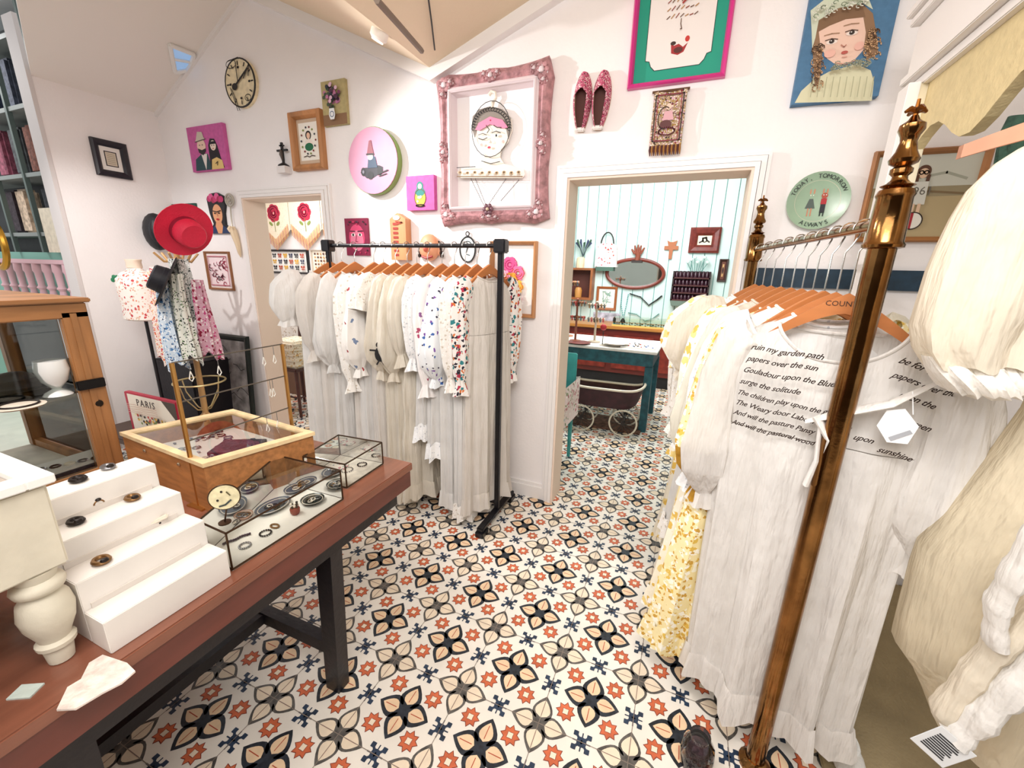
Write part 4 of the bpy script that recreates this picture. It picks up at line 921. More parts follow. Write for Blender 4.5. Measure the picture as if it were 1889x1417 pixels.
rs=[
(.09,'white dress printed with lines of dark handwriting, nearest on the brass rack',dict(L=1.2,sh=.225,wh=.215,dh=.085,sleeve='balloon',main='#f1ede8',pleat=.035,nw=.13,dip=.085,skirt_top=-.33)),
(.155,'plain white dress with gathered cuffs directly behind the handwriting dress',dict(L=1.2,sh=.2,wh=.2,dh=.06,sleeve='long',main=W1,smat=lace2,pleat=.03,puff=.06)),
(.225,'yellow flowered dress with mustard balloon sleeves on the brass rack',dict(L=1.22,sh=.21,wh=.33,dh=.07,sleeve='balloon',bmat=yfl,cuffm=must,smat=yfl,pleat=.03)),
(.30,'pale yellow lace dress behind the mustard-sleeved one on the brass rack',dict(L=1.2,sh=.21,wh=.33,dh=.06,sleeve='balloon',bmat=yfl2,sh_m=cloth('#f1eddf'),pleat=.03)),
(.38,'white lace smock halfway along the brass rack',dict(L=1.16,sh=.205,wh=.3,dh=.06,sleeve='balloon',main=W1,smat=lace2)),
(.47,'yellow and white patterned dress halfway along the brass rack',dict(L=1.2,sh=.2,wh=.3,dh=.06,sleeve='long',bmat=yfl,smat=yfl2)),
(.57,'cream dress past the middle of the brass rack',dict(L=1.2,sh=.2,wh=.28,dh=.06,sleeve='puff',main=CR)),
(.68,'white embroidered blouse-dress toward the far end of the brass rack',dict(L=1.1,sh=.2,wh=.27,dh=.06,sleeve='long',main=W1,smat=lace)),
(.79,'pale lemon dress second from the far end of the brass rack',dict(L=1.2,sh=.2,wh=.28,dh=.06,sleeve='puff',bmat=yfl2)),
(.9,'white lace dress at the far end of the brass rack',dict(L=1.2,sh=.2,wh=.26,dh=.06,sleeve='long',bmat=lace,smat=lace)),
]
hg2=None
for i,(t,lab,kw) in enumerate(rs):
    p=NP+D*t; drop=.175 if i==0 else .15+.01*(i%3)
    rz=rz0+(-.36 if i==0 else (-.3 if i==1 else random.Random(i).uniform(-.1,.08)))
    g=make_dress('dress',lab,'dress',seed=40+i*3,grp='dresses on the brass rack',**kw); g.location=(p.x,p.y,RZ-drop-(.03 if i==0 else .02)); g.rotation_euler=(0,0,rz)
    if i==0:
        d1=g
    h=make_hanger('x',W=.31,hook=.15,drop=.11,grp='wooden hangers on the brass rack',writing='COUNTRY' if i==0 else None) if i<3 else copy_tree(hg2)
    h['label']=' '.join(('wooden hanger holding the '+lab).split()[:16]); hg2=h; h.location=(p.x,p.y,RZ-.15); h.rotation_euler=(0,0,rz)
# handwriting on the bodice of the nearest dress (follows the cloth front)
def handwriting(root,lines,x0,side):
    ink=mat('#2e1c14',.8)
    sh,d0=.225,.038
    for (s,xx,zz,size,rot) in lines:
        b=MB()
        def mp(v):
            x=xx+v.x*cos(rot)-v.y*sin(rot); z=zz+v.x*sin(rot)+v.y*cos(rot)+.002*sin(v.x*60)
            c=min(.999,abs(x)/(sh*1.01)); th=math.acos(c**(1/.85)); y=-d0*1.34*(abs(sin(th))**.8)-.02
            return (x,y,z)
        text(b,s,size,ink,None,shear=.45,align='LEFT',mapf=mp,space=.95)
        b.build('handwritten_line',root)
handwriting(d1,[('ruin my garden path',-.185,-.10,.021,-.02),('papers over the sun',-.19,-.133,.021,0),('Gouladour upon the Blue',-.195,-.166,.021,0),('surge the solitude',-.198,-.199,.021,-.02),('The children play upon the green',-.2,-.232,.019,-.03),('The Weary door Labour',-.2,-.262,.02,-.03),('And will the pasture Pansy down',-.2,-.292,.019,-.02),('And will the pastoral wood',-.2,-.322,.019,-.02),
 ('be for wild flowers',.115,-.09,.021,-.32),('papers over the',.11,-.125,.02,-.28),('upon the',.13,-.17,.02,-.25),('the green',.13,-.225,.02,-.22),('to while',.0,-.262,.02,-.1),('upon',.07,-.29,.02,-.1),('sunshine',.12,-.31,.02,-.15)],0,0)
# sash, bow and swing tag on it
b=MB(); C1=cloth('#f6f3ef')
b.tube([(.19,-.06,-.13),(.12,-.085,-.19),(.03,-.085,-.235),(-.03,-.085,-.27)],[.008,.018,.02,.01],C1,8,sq=.35); b.tube([(-.01,-.085,-.25),(.03,-.095,-.3),(.02,-.1,-.37)],[.02,.026,.01],C1,8,sq=.4); b.tube([(.0,-.09,-.26),(.01,-.1,-.36),(.0,-.105,-.43)],[.012,.018,.022],C1,8,sq=.35); b.build('sash',d1,True)
t_=thing('swing_tag','white card tag folded over the front of the handwriting dress','tag',(NP.x+D.x*.09,NP.y+D.y*.09,RZ-.21)); t_.rotation_euler=(0,0,rz0-.36)
b=MB(); b.prism([(.115,-.2),(.145,-.19),(.175,-.225),(.165,-.27),(.13,-.275),(.105,-.24)],-.092,-.09,mat('#f7f7f7',.4)); b.build('card',t_,fix=True)
b=MB(); b.prism([(.13,-.262),(.162,-.236),(.168,-.243),(.136,-.27)],-.0935,-.0925,mat('#a9abb0',.5)); b.tube([(.16,-.091,-.2),(.15,-.08,-.15)],.0012,mat('#f7f7f7'),5); b.build('string_and_stripe',t_,fix=True)
# ---- big cream garments hanging at the right edge
def pxloft(rows,Y,dep,amp=.012,k=9,seed=0,n=48,tilt=0):
    rnd=random.Random(seed); p1,p2=rnd.uniform(0,6),rnd.uniform(0,6); rings=[]
    for j,(py,l,rr_) in enumerate(rows):
        a=at(l,py,1,Y); c=at(rr_,py,1,Y); cx=(a.x+c.x)/2; w=abs(c.x-a.x)/2; z=at((l+rr_)/2,py,1,Y).z; u=j/max(1,len(rows)-1); ring=[]
        for i in range(n):
            t=2*PI*i/n; q=amp*u*(sin(k*t+p1)+.6*sin((k*2-3)*t+p2+u*2)); d=dep*(min(1,.35+1.2*u))
            ring.append((cx+(w+q*.3)*cos(t),Y+d*sin(t)*abs(sin(t))**-.15 if abs(sin(t))>1e-3 else Y,z-(a.z-c.z)*0+ (a.z-z)*(-cos(t)) + .006*sin(k*t+p2)*u))
            ring[-1]=(ring[-1][0],ring[-1][1]+q*sin(t),ring[-1][2])
        rings.append(ring)
    return rings
CRM=cloth('#efe5d2',bump=.6,bscale=9,var=.08); CRM2=cloth('#e0d3b8',bump=.5,bscale=7,var=.1)
r=thing('cream_blouse','large cream blouse with frilled lower edge hanging high at the right edge','blouse',(.8,1.1,0))
def shift(rings,o): return [[(p[0]-o[0],p[1]-o[1],p[2]-o[2]) for p in q] for q in rings]
O=(.8,1.1,0)
b=MB(); b.loft(shift(pxloft([(262,1905,2050),(275,1878,2060),(300,1838,2070),(350,1786,2080),(400,1757,2070),(450,1734,2050),(500,1713,2030),(550,1698,2000),(600,1684,1930),(640,1690,1890),(672,1712,1868)],1.1,.075,.010,7,3),O),CRM,True); b.build('blouse_body',r,True)
b=MB(); b.loft(shift(pxloft([(655,1700,1876),(680,1712,1872),(700,1728,1868),(716,1744,1862)],1.09,.085,.012,17,5),O),cloth('#f5f1ea'),False,True); b.build('lower_frill',r,True)
h=make_hanger('pinkish wooden hanger at the top right edge above the cream blouse',W=.42,hook=.1,wood=mat('#c99074',.5,var=.15)); p=at(2120,150,1,1.1); h.location=(p.x,1.1,p.z+.0); h.rotation_euler=(0,0,0)
r=thing('green_dress','dark green fringed garment behind the top of the cream blouse','dress',(.95,1.5,0))
b=MB(); b.loft(shift(pxloft([(215,1860,1960),(240,1848,1990),(270,1842,2000),(300,1838,2010),(420,1830,2010),(600,1840,2000)],1.45,.05,.012,19,8),(.95,1.5,0)),mat('#274234',.9,bump=1,bscale=40,var=.3,vscale=30),True,True); b.build('garment_body',r,True)
r=thing('beige_gown','wide beige gown with white ruffled hem filling the lower right edge','gown',(.95,1.05,0)); O=(.95,1.05,0)
b=MB(); b.loft(shift(pxloft([(700,1915,2150),(760,1893,2180),(830,1846,2200),(900,1792,2230),(960,1742,2240),(1010,1702,2250),(1060,1688,2260),(1120,1672,2270),(1185,1656,2270),(1230,1688,2240),(1290,1716,2200),(1345,1738,2150)],1.15,.16,.02,6,11),O),CRM2,True); b.build('gown_skirt',r,True)
def P_(px,py,Y): p=at(px,py,1,Y); return (p.x-O[0],p.y-O[1],p.z-O[2])
def ruff(pts,rad,m,nm):
    b=MB(); Q=[]
    for i in range(len(pts)-1):
        for k in range(8): t=k/8; Q.append([pts[i][j]*(1-t)+pts[i+1][j]*t for j in range(3)])
    Q.append(pts[-1]); rs_=[rad*(1.15+.1*sin(i*.9)+.05*sin(i*2.3)) for i in range(len(Q))]; rs_[0]*=.6
    b.tube(Q,rs_,m,14,sq=.55); b.build(nm,r,True)
WR=cloth('#f6f3ee',bump=.8,bscale=16)
ruff([P_(1752,1352,.98),P_(1800,1318,.97),P_(1860,1262,.96),P_(1960,1180,.95)],.036,WR,'hem_ruffle')
ruff([P_(1730,1322,1.0),P_(1790,1250,.99),P_(1850,1180,.98),P_(1950,1090,.97)],.028,CRM,'upper_ruffle')
ruff([P_(1835,1195,.97),P_(1838,1120,.97),P_(1870,1060,.96),P_(1920,980,.95)],.024,WR,'side_frill')
# barcode tag below the gown
q=at(1738,1378,1,.95); t_=thing('barcode_tag','clear plastic tag with black barcode lines hanging under the beige gown','tag',tuple(q)); t_.rotation_euler=(0,0,-.35)
T=Matrix.Rotation(.45,4,'Y')
b=MB(); b.box((-.032,-.001,-.04),(.032,.001,.04),mat('#dfe1e2',.25),T,bev=.0009); b.build('card',t_)
b=MB()
for k in range(9): b.box((-.022,-.0018,-.026+k*.0058),(.02-(k%3)*.003,-.0012,-.026+k*.0058+.0032),mat('#2a2b30',.6),T)
b.build('printed_bars',t_)
# ---- beige canopy booth with post
xl=at(1620,375,1,1.95).x; xr=at(1676,375,1,1.95).x
r=thing('fitting_booth','beige scalloped canopy with white cornice carried on a white post, upper right','canopy',(xr,1.95,0))
PM=mat('#f1ece8',.5); BG=mat('#d8c596',.8,bump=.25,bscale=70,var=.06,vscale=30)
b=MB(); w_=xr-xl; b.box((-w_,-.02,0),(-w_*.62,.06,2.12),PM,bev=.002); b.box((-w_*.62,-.01,0),(0,.06,2.12),mat('#eadfc2',.6),bev=.002); b.build('post',r)
b=MB(); top=2.13; pts=[(0,top),(-1.2,top)]
for k in range(25): y=-1.2+1.2*k/24; pts.append((y,1.925+.045*cos((y+.12)*PI*2/.42)))
b.prism(pts,-.03,0,BG,plane='yz'); b.build('scalloped_valance',r,fix=True)
b=MB()
for (x0,z0,z1) in((-.05,2.115,2.145),(-.075,2.145,2.17),(-.06,2.17,2.32),(-.085,2.32,2.345),(-.1,2.345,2.37)): b.box((x0,-1.3,z0),(.02,.1,z1),PM,bev=.003)
b.build('cornice',r)
# ---- tan carpet, bag, shoe
b=MB(); c=at(1515,1417,2,0); b.box((c.x,.7,.001),(2.0,2.38,.014),mat('#a08f6d',.95,bump=.5,bscale=90,var=.12,vscale=6),bev=.004); tag(b.build('carpet'),'plain tan carpet beneath the hanging gowns at lower right','carpet')
p=at(1285,1395,2,.04); r=thing('plastic_bag','clear plastic bag with dark printed label on the floor beside the brass rack','bag',(p.x,p.y,0))
b=MB(); b.lathe([(.03,0.002),(.045,.01),(.05,.05),(.046,.09),(.028,.115),(.03,.13)],glass('#e6e9ec',1.5),n=18); b.build('bag_film',r,True)
b=MB(); b.lathe([(.001,.012),(.028,.014),(.034,.05),(.03,.085),(.001,.09)],mat('#4a3236',.7,bump=.8,bscale=60,var=.6,vscale=60),n=14); b.build('contents',r,True)
p=at(1560,1402,2,.03); r=thing('white_slipper','white soft slipper standing on the tan carpet under the gowns','slipper',(p.x,p.y,.014))
b=MB(); b.ell((0,0,.03),(.045,.1,.03),cloth('#f2efe9'),16); b.build('sole_and_upper',r,True)
b=MB(); b.torus((0,.035,.05),.03,.01,cloth('#fbfaf7'),n=20,ry=.045); b.build('opening_trim',r,True)
# ================================================================ sales table and what stands on it
TT=.78
DKW=mat('#84523f',.25,var=.3,vscale=14,kind='woody',coat=.4,bump=.08,bscale=30); EDG=mat('#6b3328',.35,var=.3,vscale=10,kind='woody',coat=.3); STL=mat('#15131a',.4,bump=.15)
r=thing('sales_table','long dark red-brown wooden table on black steel trestle legs, carrying glass cases and white steps','table',(-1.35,.3,0))
def rel(b_,o): return b_
b=MB(); b.box((-.385,-1.3,TT-.03),(.455,.9,TT),DKW,bev=.003); b.build('table_top',r)
b=MB(); b.box((.425,-1.29,TT-.095),(.45,.89,TT-.03),EDG); b.box((-.375,-1.29,TT-.095),(-.35,.89,TT-.03),EDG); b.box((-.35,.865,TT-.095),(.425,.89,TT-.03),EDG); b.build('apron',r)
for y in(.56,-.08,-1.15):
    for s in(-1,1):
        b=MB(); xt=.36 if s>0 else -.3; xf=.33 if s>0 else -.32
        b.prism([(xt-.035,TT-.096),(xt+.035,TT-.096),(xf+.03,0),(xf-.03,0)],y-.025,y+.025,STL); b.build('leg',r,fix=True)
    b=MB(); b.box((-.3,y-.02,.16),(.33,y+.02,.21),STL); b.build('lower_cross_bar',r); b=MB(); b.box((-.3,y-.03,TT-.096-.04),(.37,y+.03,TT-.0962),STL); b.build('upper_cross_bar',r)
b=MB(); b.box((-.03,-1.15,.163),(.0,.56,.205),STL); b.build('long_bar',r)
for x in(-.34,.37): b=MB(); b.box((x,-1.25,TT-.17),(x+.035,.86,TT-.0955),STL); b.build('side_rail',r)
# price card and crumpled paper
p=at(48,1277,2,TT); b=MB(); b.box((-.018,-.013,0),(.018,.013,.003),mat('#c3cfc8',.7,bump=.4)); o=b.build('price_card'); o.location=p; o.rotation_euler=(0,0,.5); tag(o,'small pale green-grey card lying at the near end of the dark table','card')
b=MB(); q=[at(px,py,2,TT+.001) for px,py in((190,1210),(235,1225),(250,1240),(225,1262),(190,1280),(140,1310),(105,1312),(125,1270),(150,1255),(165,1225))]
b.prism([(v.x,v.y) for v in q],TT+.0005,TT+.004,mat('#e6d6cc',.8,bump=.6,bscale=60,var=.2,vscale=40),plane='xy'); tag(b.build('tissue_paper',None,fix=True),'torn pale tissue paper lying along the table edge','paper')
# --- white display steps
WP=mat('#e9e3dc',.5,var=.05,vscale=5,bump=.05)
r=thing('display_steps','white painted four-step jewellery riser on the dark table','display stand',(-1.0,.4,TT))
xs=[-.925,-.99,-1.06,-1.14,-1.22]; zs=[.852,.915,.972,1.03]
for k in range(4):
    b=MB(); b.box((xs[k+1]+1.0,-.112+.0*k,0),(xs[k]+1.0,.118,zs[k]-TT),WP,bev=.0015)
    if k: b.box((xs[k]+1.0-.0,-.10,zs[k-1]-TT+.0002),(xs[k]+1.0+.004,.1,zs[k-1]-TT+.012),mat('#d8d0c8',.6))
    b.build('step',r)
GLD=mat('#8d6a44',.35,.8); SIL=mat('#8b8a8c',.3,.8); DKM=mat('#2b2422',.4,.6); IVR=mat('#e8dccb',.4)
def bracelet(px,py,z,lab,m,R=.014,kind=0):
    p=at(px,py,2,z); r=thing('bangle' if kind==0 else 'ring',lab,'jewellery',(p.x,p.y,z))
    if kind==0:
        b=MB(); b.torus((0,0,.006),R,.0045,m,n=18,k=6,ry=R*.8); b.build('band',r,True); b=MB(); b.ell((R*.9,0,.009),(.006,.008,.006),DKM,8); b.build('stone',r,True)
    else:
        b=MB(); b.torus((0,0,.011),.009,.002,m,ax='x',n=16,k=5); b.build('band',r,True); b=MB(); b.ell((0,0,.022),(.006,.006,.004),DKM,8); b.build('stone',r,True)
bracelet(145,888,zs[3],'oval dark bangle on the top white step, left one',DKM)
bracelet(200,865,zs[3],'small dark bangle on the top white step, right one',SIL,.012)
bracelet(185,938,zs[2],'upright brown ring on the second white step',GLD,kind=1)
bracelet(245,922,zs[2],'brown patterned bangle at the right of the second white step',GLD,.013)
bracelet(141,966,zs[2],'flat brown bangle at the near end of the second white step',DKM,.013)
bracelet(188,1038,zs[1],'brown beaded bangle alone on the third white step',GLD,.014)
p=at(300,968,2,zs[1]); r=thing('hair_clip','dark hair clip with an ivory bar lying on the white steps','hair clip',(p.x,p.y,zs[1])); r.rotation_euler=(0,0,-.5)
b=MB(); b.box((-.006,-.018,.012),(.006,.018,.019),IVR,Matrix.Rotation(.3,4,'X'),bev=.002); b.build('ivory_bar',r); b=MB(); b.ell((-.008,-.012,.006),(.012,.016,.006),DKM,10); b.build('clip_body',r,True)
# --- little white stand with turned legs
r=thing('white_stand','antique white tray stand on turned legs in front of the steps','display stand',(-1.1,.13,TT))
AW=mat('#dfd7c3',.6,var=.08,vscale=12,bump=.15)
b=MB(); b.box((-.32,-.30,.195),(.13,.155,.352),AW,bev=.004); b.build('apron_box',r)
b=MB()
for a_,c_ in(((-.34,-.31,.353),(.14,-.275,.37)),((-.34,.13,.353),(.14,.165,.37)),((-.34,-.275,.353),(-.305,.13,.37)),((.105,-.275,.353),(.14,.13,.37))): b.box(a_,c_,mat('#f6f3ee',.5),bev=.002)
b.box((-.304,-.274,.353),(.104,.129,.358),mat('#a39689',.7,var=.2)); b.build('tray_rim',r)
for sx in(-.29,.1):
    for sy in(-.27,.118):
        b=MB(); b.lathe([(.014,0),(.018,.002),(.021,.03),(.02,.034),(.027,.038),(.028,.046),(.022,.052),(.024,.06),(.034,.085),(.038,.11),(.034,.135),(.024,.15),(.033,.156),(.036,.165),(.034,.172),(.026,.178),(.03,.1945)],AW,c=(sx,sy,0),n=18); b.build('turned_leg',r,True)
# --- glass cases
BRS=mat('#4a3626',.35,.8); GL=glass()
def glass_case(name,label,P,z0,z1,edge=BRS,floor_=None):
    c=sum((Vector(p) for p in P),Vector((0,0)))/4; r=thing(name,label,'display case',(c.x,c.y,z0)); Q=[(p[0]-c.x,p[1]-c.y) for p in P]; h=z1-z0
    b=MB(); b.prism(Q,.0,.006,floor_ or mat('#efe9e2',.7),plane='xy'); b.build('base_board',r,fix=True)
    b=MB()
    for i in range(4):
        a,d=Q[i],Q[(i+1)%4]; 
        for z in(.004,h): b.tube([(*a,z),(*d,z)],.0026,edge,6)
        b.tube([(*a,.004),(*a,h)],.0026,edge,6)
    b.build('metal_edging',r,True)
    for i in range(4):
        a,d=Q[i],Q[(i+1)%4]; b=MB(); b.add([(*a,.006),(*d,.006),(*d,h),(*a,h)],[(0,1,2,3)],GL); b.build('glass_pane',r)
    b=MB(); b.add([(*q,h) for q in Q],[(0,1,2,3)],GL); b.build('glass_lid',r); return r
glass_case('glass_case','flat glass jewellery case with dark metal edges, nearest the table edge',[(-1.048,.535),(-.938,.53),(-.935,.885),(-1.2,.878)],TT,.885,floor_=mat('#f2ece3',.7))
glass_case('glass_case','small empty-topped glass case at the far corner of the dark table',[(-1.145,.93),(-.975,.945),(-.985,1.14),(-1.18,1.125)],TT,.87,floor_=mat('#e9e0d4',.6,var=.15,vscale=40))
ZC=TT+.0065
def dish(px,py,R,m,lab,kind='dish',z=ZC,heap=None,ry=1):
    p=at(px,py,2,z); r=thing('jewel_dish',lab,'dish',(p.x,p.y,z))
    b=MB(); T=Matrix.Diagonal((1,ry,1,1)); b.lathe([(R*.6,0),(R*.7,.002),(R,.010),(R*1.02,.012),(R*.9,.009),(R*.5,.005),(.0008,.005)],m,n=22,T=T); b.torus((0,0,.009),R*.86,.0012,IVR,n=22,k=4,ry=R*.86*ry); b.build('plate',r,True)
    b=MB(); rr=random.Random(int(px))
    for k in range(heap or 6): t=rr.uniform(0,6.3); q=rr.uniform(0,R*.55); b.torus((q*cos(t),q*sin(t)*ry,.008+.003*rr.random()),.006+.003*rr.random(),.0018,rr.choice([GLD,SIL,DKM,IVR]),n=10,k=5)
    b.build('trinkets',r,True)
TEAL=mat('#3a4c50',.3,coat=.5)
dish(577,926,.034,mat('#28302f',.3,coat=.5),'round dark green stacked dish at the right of the glass case')
dish(505,938,.036,mat('#5c6470',.3,coat=.5,var=.2),'oval blue-grey dish in the middle of the glass case',ry=1.5)
dish(450,955,.024,mat('#c79a83',.4),'pink shell dish of trinkets below the round magnifying glass')
dish(428,968,.02,mat('#6d6a66',.4),'small grey dish at the left end of the glass case')
dish(493,893,.034,mat('#8d5266',.5,var=.3),'plum coloured flat tray with silver brooches in the glass case',ry=1.6)
dish(545,905,.028,mat('#3c4254',.5,var=.3),'slate blue tray of beads near the back of the glass case',ry=1.3)
def chainring(px,py,R,m,lab,z=ZC,ry=1):
    p=at(px,py,2,z); b=MB()
    for k in range(16): t=2*PI*k/16; b.ell((R*cos(t),R*ry*sin(t),.003),.0028,m,6)
    o=b.build('bracelet',None,True); o.location=p; tag(o,lab,'bracelet',None)
chainring(452,1008,.013,SIL,'beaded silver bracelet nearest the front corner of the glass case')
chainring(490,985,.014,DKM,'beaded dark bracelet in the middle of the glass case floor')
chainring(507,972,.013,GLD,'beaded gold bracelet behind the dark one in the glass case',ry=.6)
p=at(545,948,2,ZC); r=thing('trinket_pot','small red-brown pot with a tuft of beads standing in the glass case','pot',(p.x,p.y,ZC))
b=MB(); b.lathe([(.009,0),(.013,.006),(.014,.018),(.012,.022)],mat('#8e3b2e',.5),n=14); b.build('pot_body',r,True); b=MB()
for k in range(9): b.ell((.009*cos(k*.8),.009*sin(k*.8),.026+.004*(k%3)),.004,IVR if k%2 else DKM,6)
b.build('beads',r,True)
chainring(640,868,.02,SIL,'silver chain necklace coiled in the small far glass case')
chainring(668,858,.016,DKM,'dark bead necklace coiled at the right in the small far glass case')
chainring(610,880,.014,GLD,'gold bead bracelet at the left in the small far glass case')
p=at(625,862,2,ZC); b=MB(); b.box((-.03,-.02,0),(.03,.02,.004),floral('#ece3da',['#c78a94','#8b9a9c'],60,.5,.4)); o=b.build('printed_card'); o.location=p; o.rotation_euler=(0,0,.4); tag(o,'small floral card lying in the far glass case','card')
# bead strip
p=at(437,996,2,ZC); b=MB()
for k in range(12): b.ell((-.03+.0055*k,.002*sin(k),.004),.0038,mat('#3a2030',.3),6)
o=b.build('bead_string',None,True); o.location=p; o.rotation_euler=(0,0,1.25); tag(o,'dark string of beads near the left front of the glass case','necklace')
# round magnifying/brass disc stand
p=at(405,958,2,.887); p=at(415,965,2,.888); r=thing('disc_stand','round cream enamel disc on a thin upright standing on the glass case','ornament',(p.x,p.y,.8885)); 
c=at(414,917,1,p.y); zc=c.z-.8885; T=Matrix.Translation((c.x-p.x,0,zc))@Matrix.Rotation(.85,4,'Z')
b=MB(); b.lathe([(.031,-.002),(.031,.002),(.001,.0021)],mat('#e9dfb6',.25,.2,var=.15,vscale=60,coat=.5),ax='y',n=28,T=T); b.build('disc',r,True)
b=MB(); b.torus((0,0,0),.032,.0018,BRS,ax='y',n=28,k=6,T=T); b.tube([(c.x-p.x,0,zc-.032),(0,0,.003)],.002,BRS,6); b.lathe([(.014,0),(.014,.003),(.002,.005)],BRS,n=14); b.build('ring_and_foot',r,True)
a=Art(y0=-.0024,T=T); a.ell(-.014,-.005,.0028,.0032,'#2a241d',8); a.ell(-.004,.016,.0028,.0032,'#2a241d',8); a.line([(-.012,-.021),(.0,-.019),(.012,-.009)],.004,'#3b4444'); a.line([(.006,.014),(.012,.004)],.003,'#5a5236'); a.build('enamel_marks',r)
# card among the dishes
p=at(500,880,2,ZC); 
# --- wooden display box with glass lid
OAK=mat('#a86f3e',.5,var=.22,vscale=60,kind='woodx',bump=.1); OAKL=mat('#e3c79a',.45,var=.15,vscale=20)
P=[(-1.70,.70),(-1.228,.668),(-1.14,.975),(-1.60,1.01)]
c=Vector((sum(p[0] for p in P)/4,sum(p[1] for p in P)/4)); r=thing('wooden_display_box','low oak box with a glass top full of jewellery, behind the glass case','display case',(c.x,c.y,TT))
Q=[(p[0]-c.x,p[1]-c.y) for p in P]
def inset(Q,k): return [(q[0]*(1-k/abs(Vector(q).length)*1.3),q[1]*(1-k/abs(Vector(q).length)*1.3)) for q in Q]
b=MB()
Qi=inset(Q,.022)
for i in range(4):
    j=(i+1)%4; b.prism([Q[i],Q[j],Qi[j],Qi[i]],0,.152,OAK,plane='xy')
b.build('box_sides',r,fix=True)
b=MB(); Qo=inset(Q,-.006)
for i in range(4):
    j=(i+1)%4; b.prism([Qo[i],Qo[j],Qi[j],Qi[i]],.1525,.165,OAKL,plane='xy')
b.build('lid_frame',r,fix=True)
b=MB(); b.prism(Qi,.09,.1,mat('#f1ece6',.8),plane='xy'); b.build('lining',r,fix=True)
b=MB(); b.add([(*q,.158) for q in Qi],[(0,1,2,3)],glass(refl=1.6)); b.build('glass_top',r)
b=MB(); 
for t in(.3,.72):
    a=Vector(Q[0]).lerp(Vector(Q[1]),t); b.ell((a.x,a.y-.003,.13),(.006,.004,.006),mat('#cfc2a8',.3,.9),8)
b.build('hinge_screw',r,True)
b=MB(); rr=random.Random(4)
for k in range(70):
    x,y=rr.uniform(-.19,.16),rr.uniform(-.1,.1); m=rr.choice([SIL,DKM,mat('#35506b',.3),mat('#a8b9c2',.3),IVR])
    if rr.random()<.6: b.torus((c.x*0+x,y,.104),.008+.006*rr.random(),.0022,m,n=9,k=4)
    else: b.ell((x,y,.104),(.008,.005,.003),m,6)
b=b.build('scattered_jewellery',r,True); b['kind']='stuff'
b=MB(); b.box((-.02,-.05,.101),(.12,.06,.112),mat('#4a4553',.6,bump=1,bscale=60,var=.4,vscale=40),Matrix.Rotation(.5,4,'Z')); b.build('velvet_pad',r)
# --- brass wire earring stand
GB=mat('#c79352',.3,.9); r=thing('earring_stand','tall open brass frame with cross wires and hanging earrings on the table','earring stand',(-1.3,.85,TT))
z1=.45
for s,y in((0,-.173),(1,.175)):
    b=MB(); b.tube([(0,y,0),(0,y,z1)],.0065,GB,8); b.build('side_post',r,True)
for k,z in enumerate((z1,.335,.215,.1)):
    b=MB(); b.tube([(0,-.173,z),(0,.175,z)],.0022,mat('#6b655c',.4,.7),6); b.build('wire',r,True)
b=MB(); b.box((-.035,-.19,0),(.035,-.16,.006),GB); b.box((-.035,.16,0),(.035,.19,.006),GB); b.build('foot_plate',r)
hv=[(-.13,z1),(-.05,z1),(.1,z1),(.14,z1),(.11,.335),(.12,.335),(.08,.215),(.12,.215)]
e0=None
for i,(y,z) in enumerate(hv):
    if e0 is None:
        e0=thing('earring','x','earring',(0,0,0)); b=MB(); b.tube([(0,0,0),(0,0,-.03)],.001,SIL,5); b.tube([(0,0,-.03),(0,-.006,-.052),(0,0,-.06),(0,.006,-.052),(0,0,-.03)],.0016,mat('#f0ede6',.3,.3),6); b.build('drop_loop',e0,True); e=e0
    else: e=copy_tree(e0)
    e.location=(-1.3,.85+y,TT+z-.003); e['group']='earrings on the brass wire stand'; e['label']='drop earring on the brass frame, '+['leftmost on the top wire','second from the left on the top wire','third from the left on the top wire','rightmost on the top wire','left of two on the second wire','right of two on the second wire','left of two on the third wire','right of two on the third wire'][i]
# ================================================================ oak showcase left
r=thing('oak_showcase','tall glazed oak showcase with black latch, at the left edge behind the table','display cabinet',(-2.05,.05,0))
OK1=mat('#a06e42',.45,var=.28,vscale=22,kind='woodz',bump=.1); OKY=mat('#a06e42',.45,var=.28,vscale=22,kind='woody',bump=.1)
X0,X1,Ya,Yb=-.27,.29,-.75,.66   # local extents
b=MB(); b.box((X0,Ya,0),(X1-.03,Yb,.79),mat('#8e5c34',.5,var=.25,vscale=20,kind='woodz')); b.build('base_cupboard',r)
b=MB(); b.box((X1-.025,Yb-.065,.80),(X1+.01,Yb,1.345),OK1,bev=.003); b.box((X1+.01,Yb-.045,.80),(X1+.014,Yb-.03,1.34),OK1); b.build('door_stile',r)
b=MB(); b.box((X1-.025,Ya,1.325),(X1+.01,Yb,1.372),OKY,bev=.003); b.box((X0-.01,Ya,1.372),(X1+.02,Yb+.01,1.386),OKY,bev=.003); b.build('top_rail',r)
b=MB(); b.box((X1-.025,Ya,.795),(X1+.005,Yb,.825),OKY); b.build('bottom_rail',r)
for (x,y) in((X0,Yb-.04),(X0,Ya)): 
    b=MB(); b.box((x,y,.795),(x+.035,y+.035,1.372),OK1,bev=.003); b.build('corner_post',r)
b=MB(); b.box((X0,Yb-.035,1.33),(X1-.026,Yb-.005,1.37),OKY); b.box((X0,Yb-.035,.795),(X1-.026,Yb-.005,.82),OKY); b.build('end_rail',r)
b=MB(); b.box((X0+.02,Ya+.03,1.083),(X1-.03,Yb-.03,1.09),glass('#cfe6dc',1.5)); b.build('glass_shelf',r)
b=MB(); b.box((X1-.012,Ya,.826),(X1-.008,Yb-.066,1.324),GL); b.build('door_glass',r)
b=MB(); b.box((X0+.03,Yb-.02,.825),(X1-.03,Yb-.016,1.328),GL); b.build('end_glass',r)
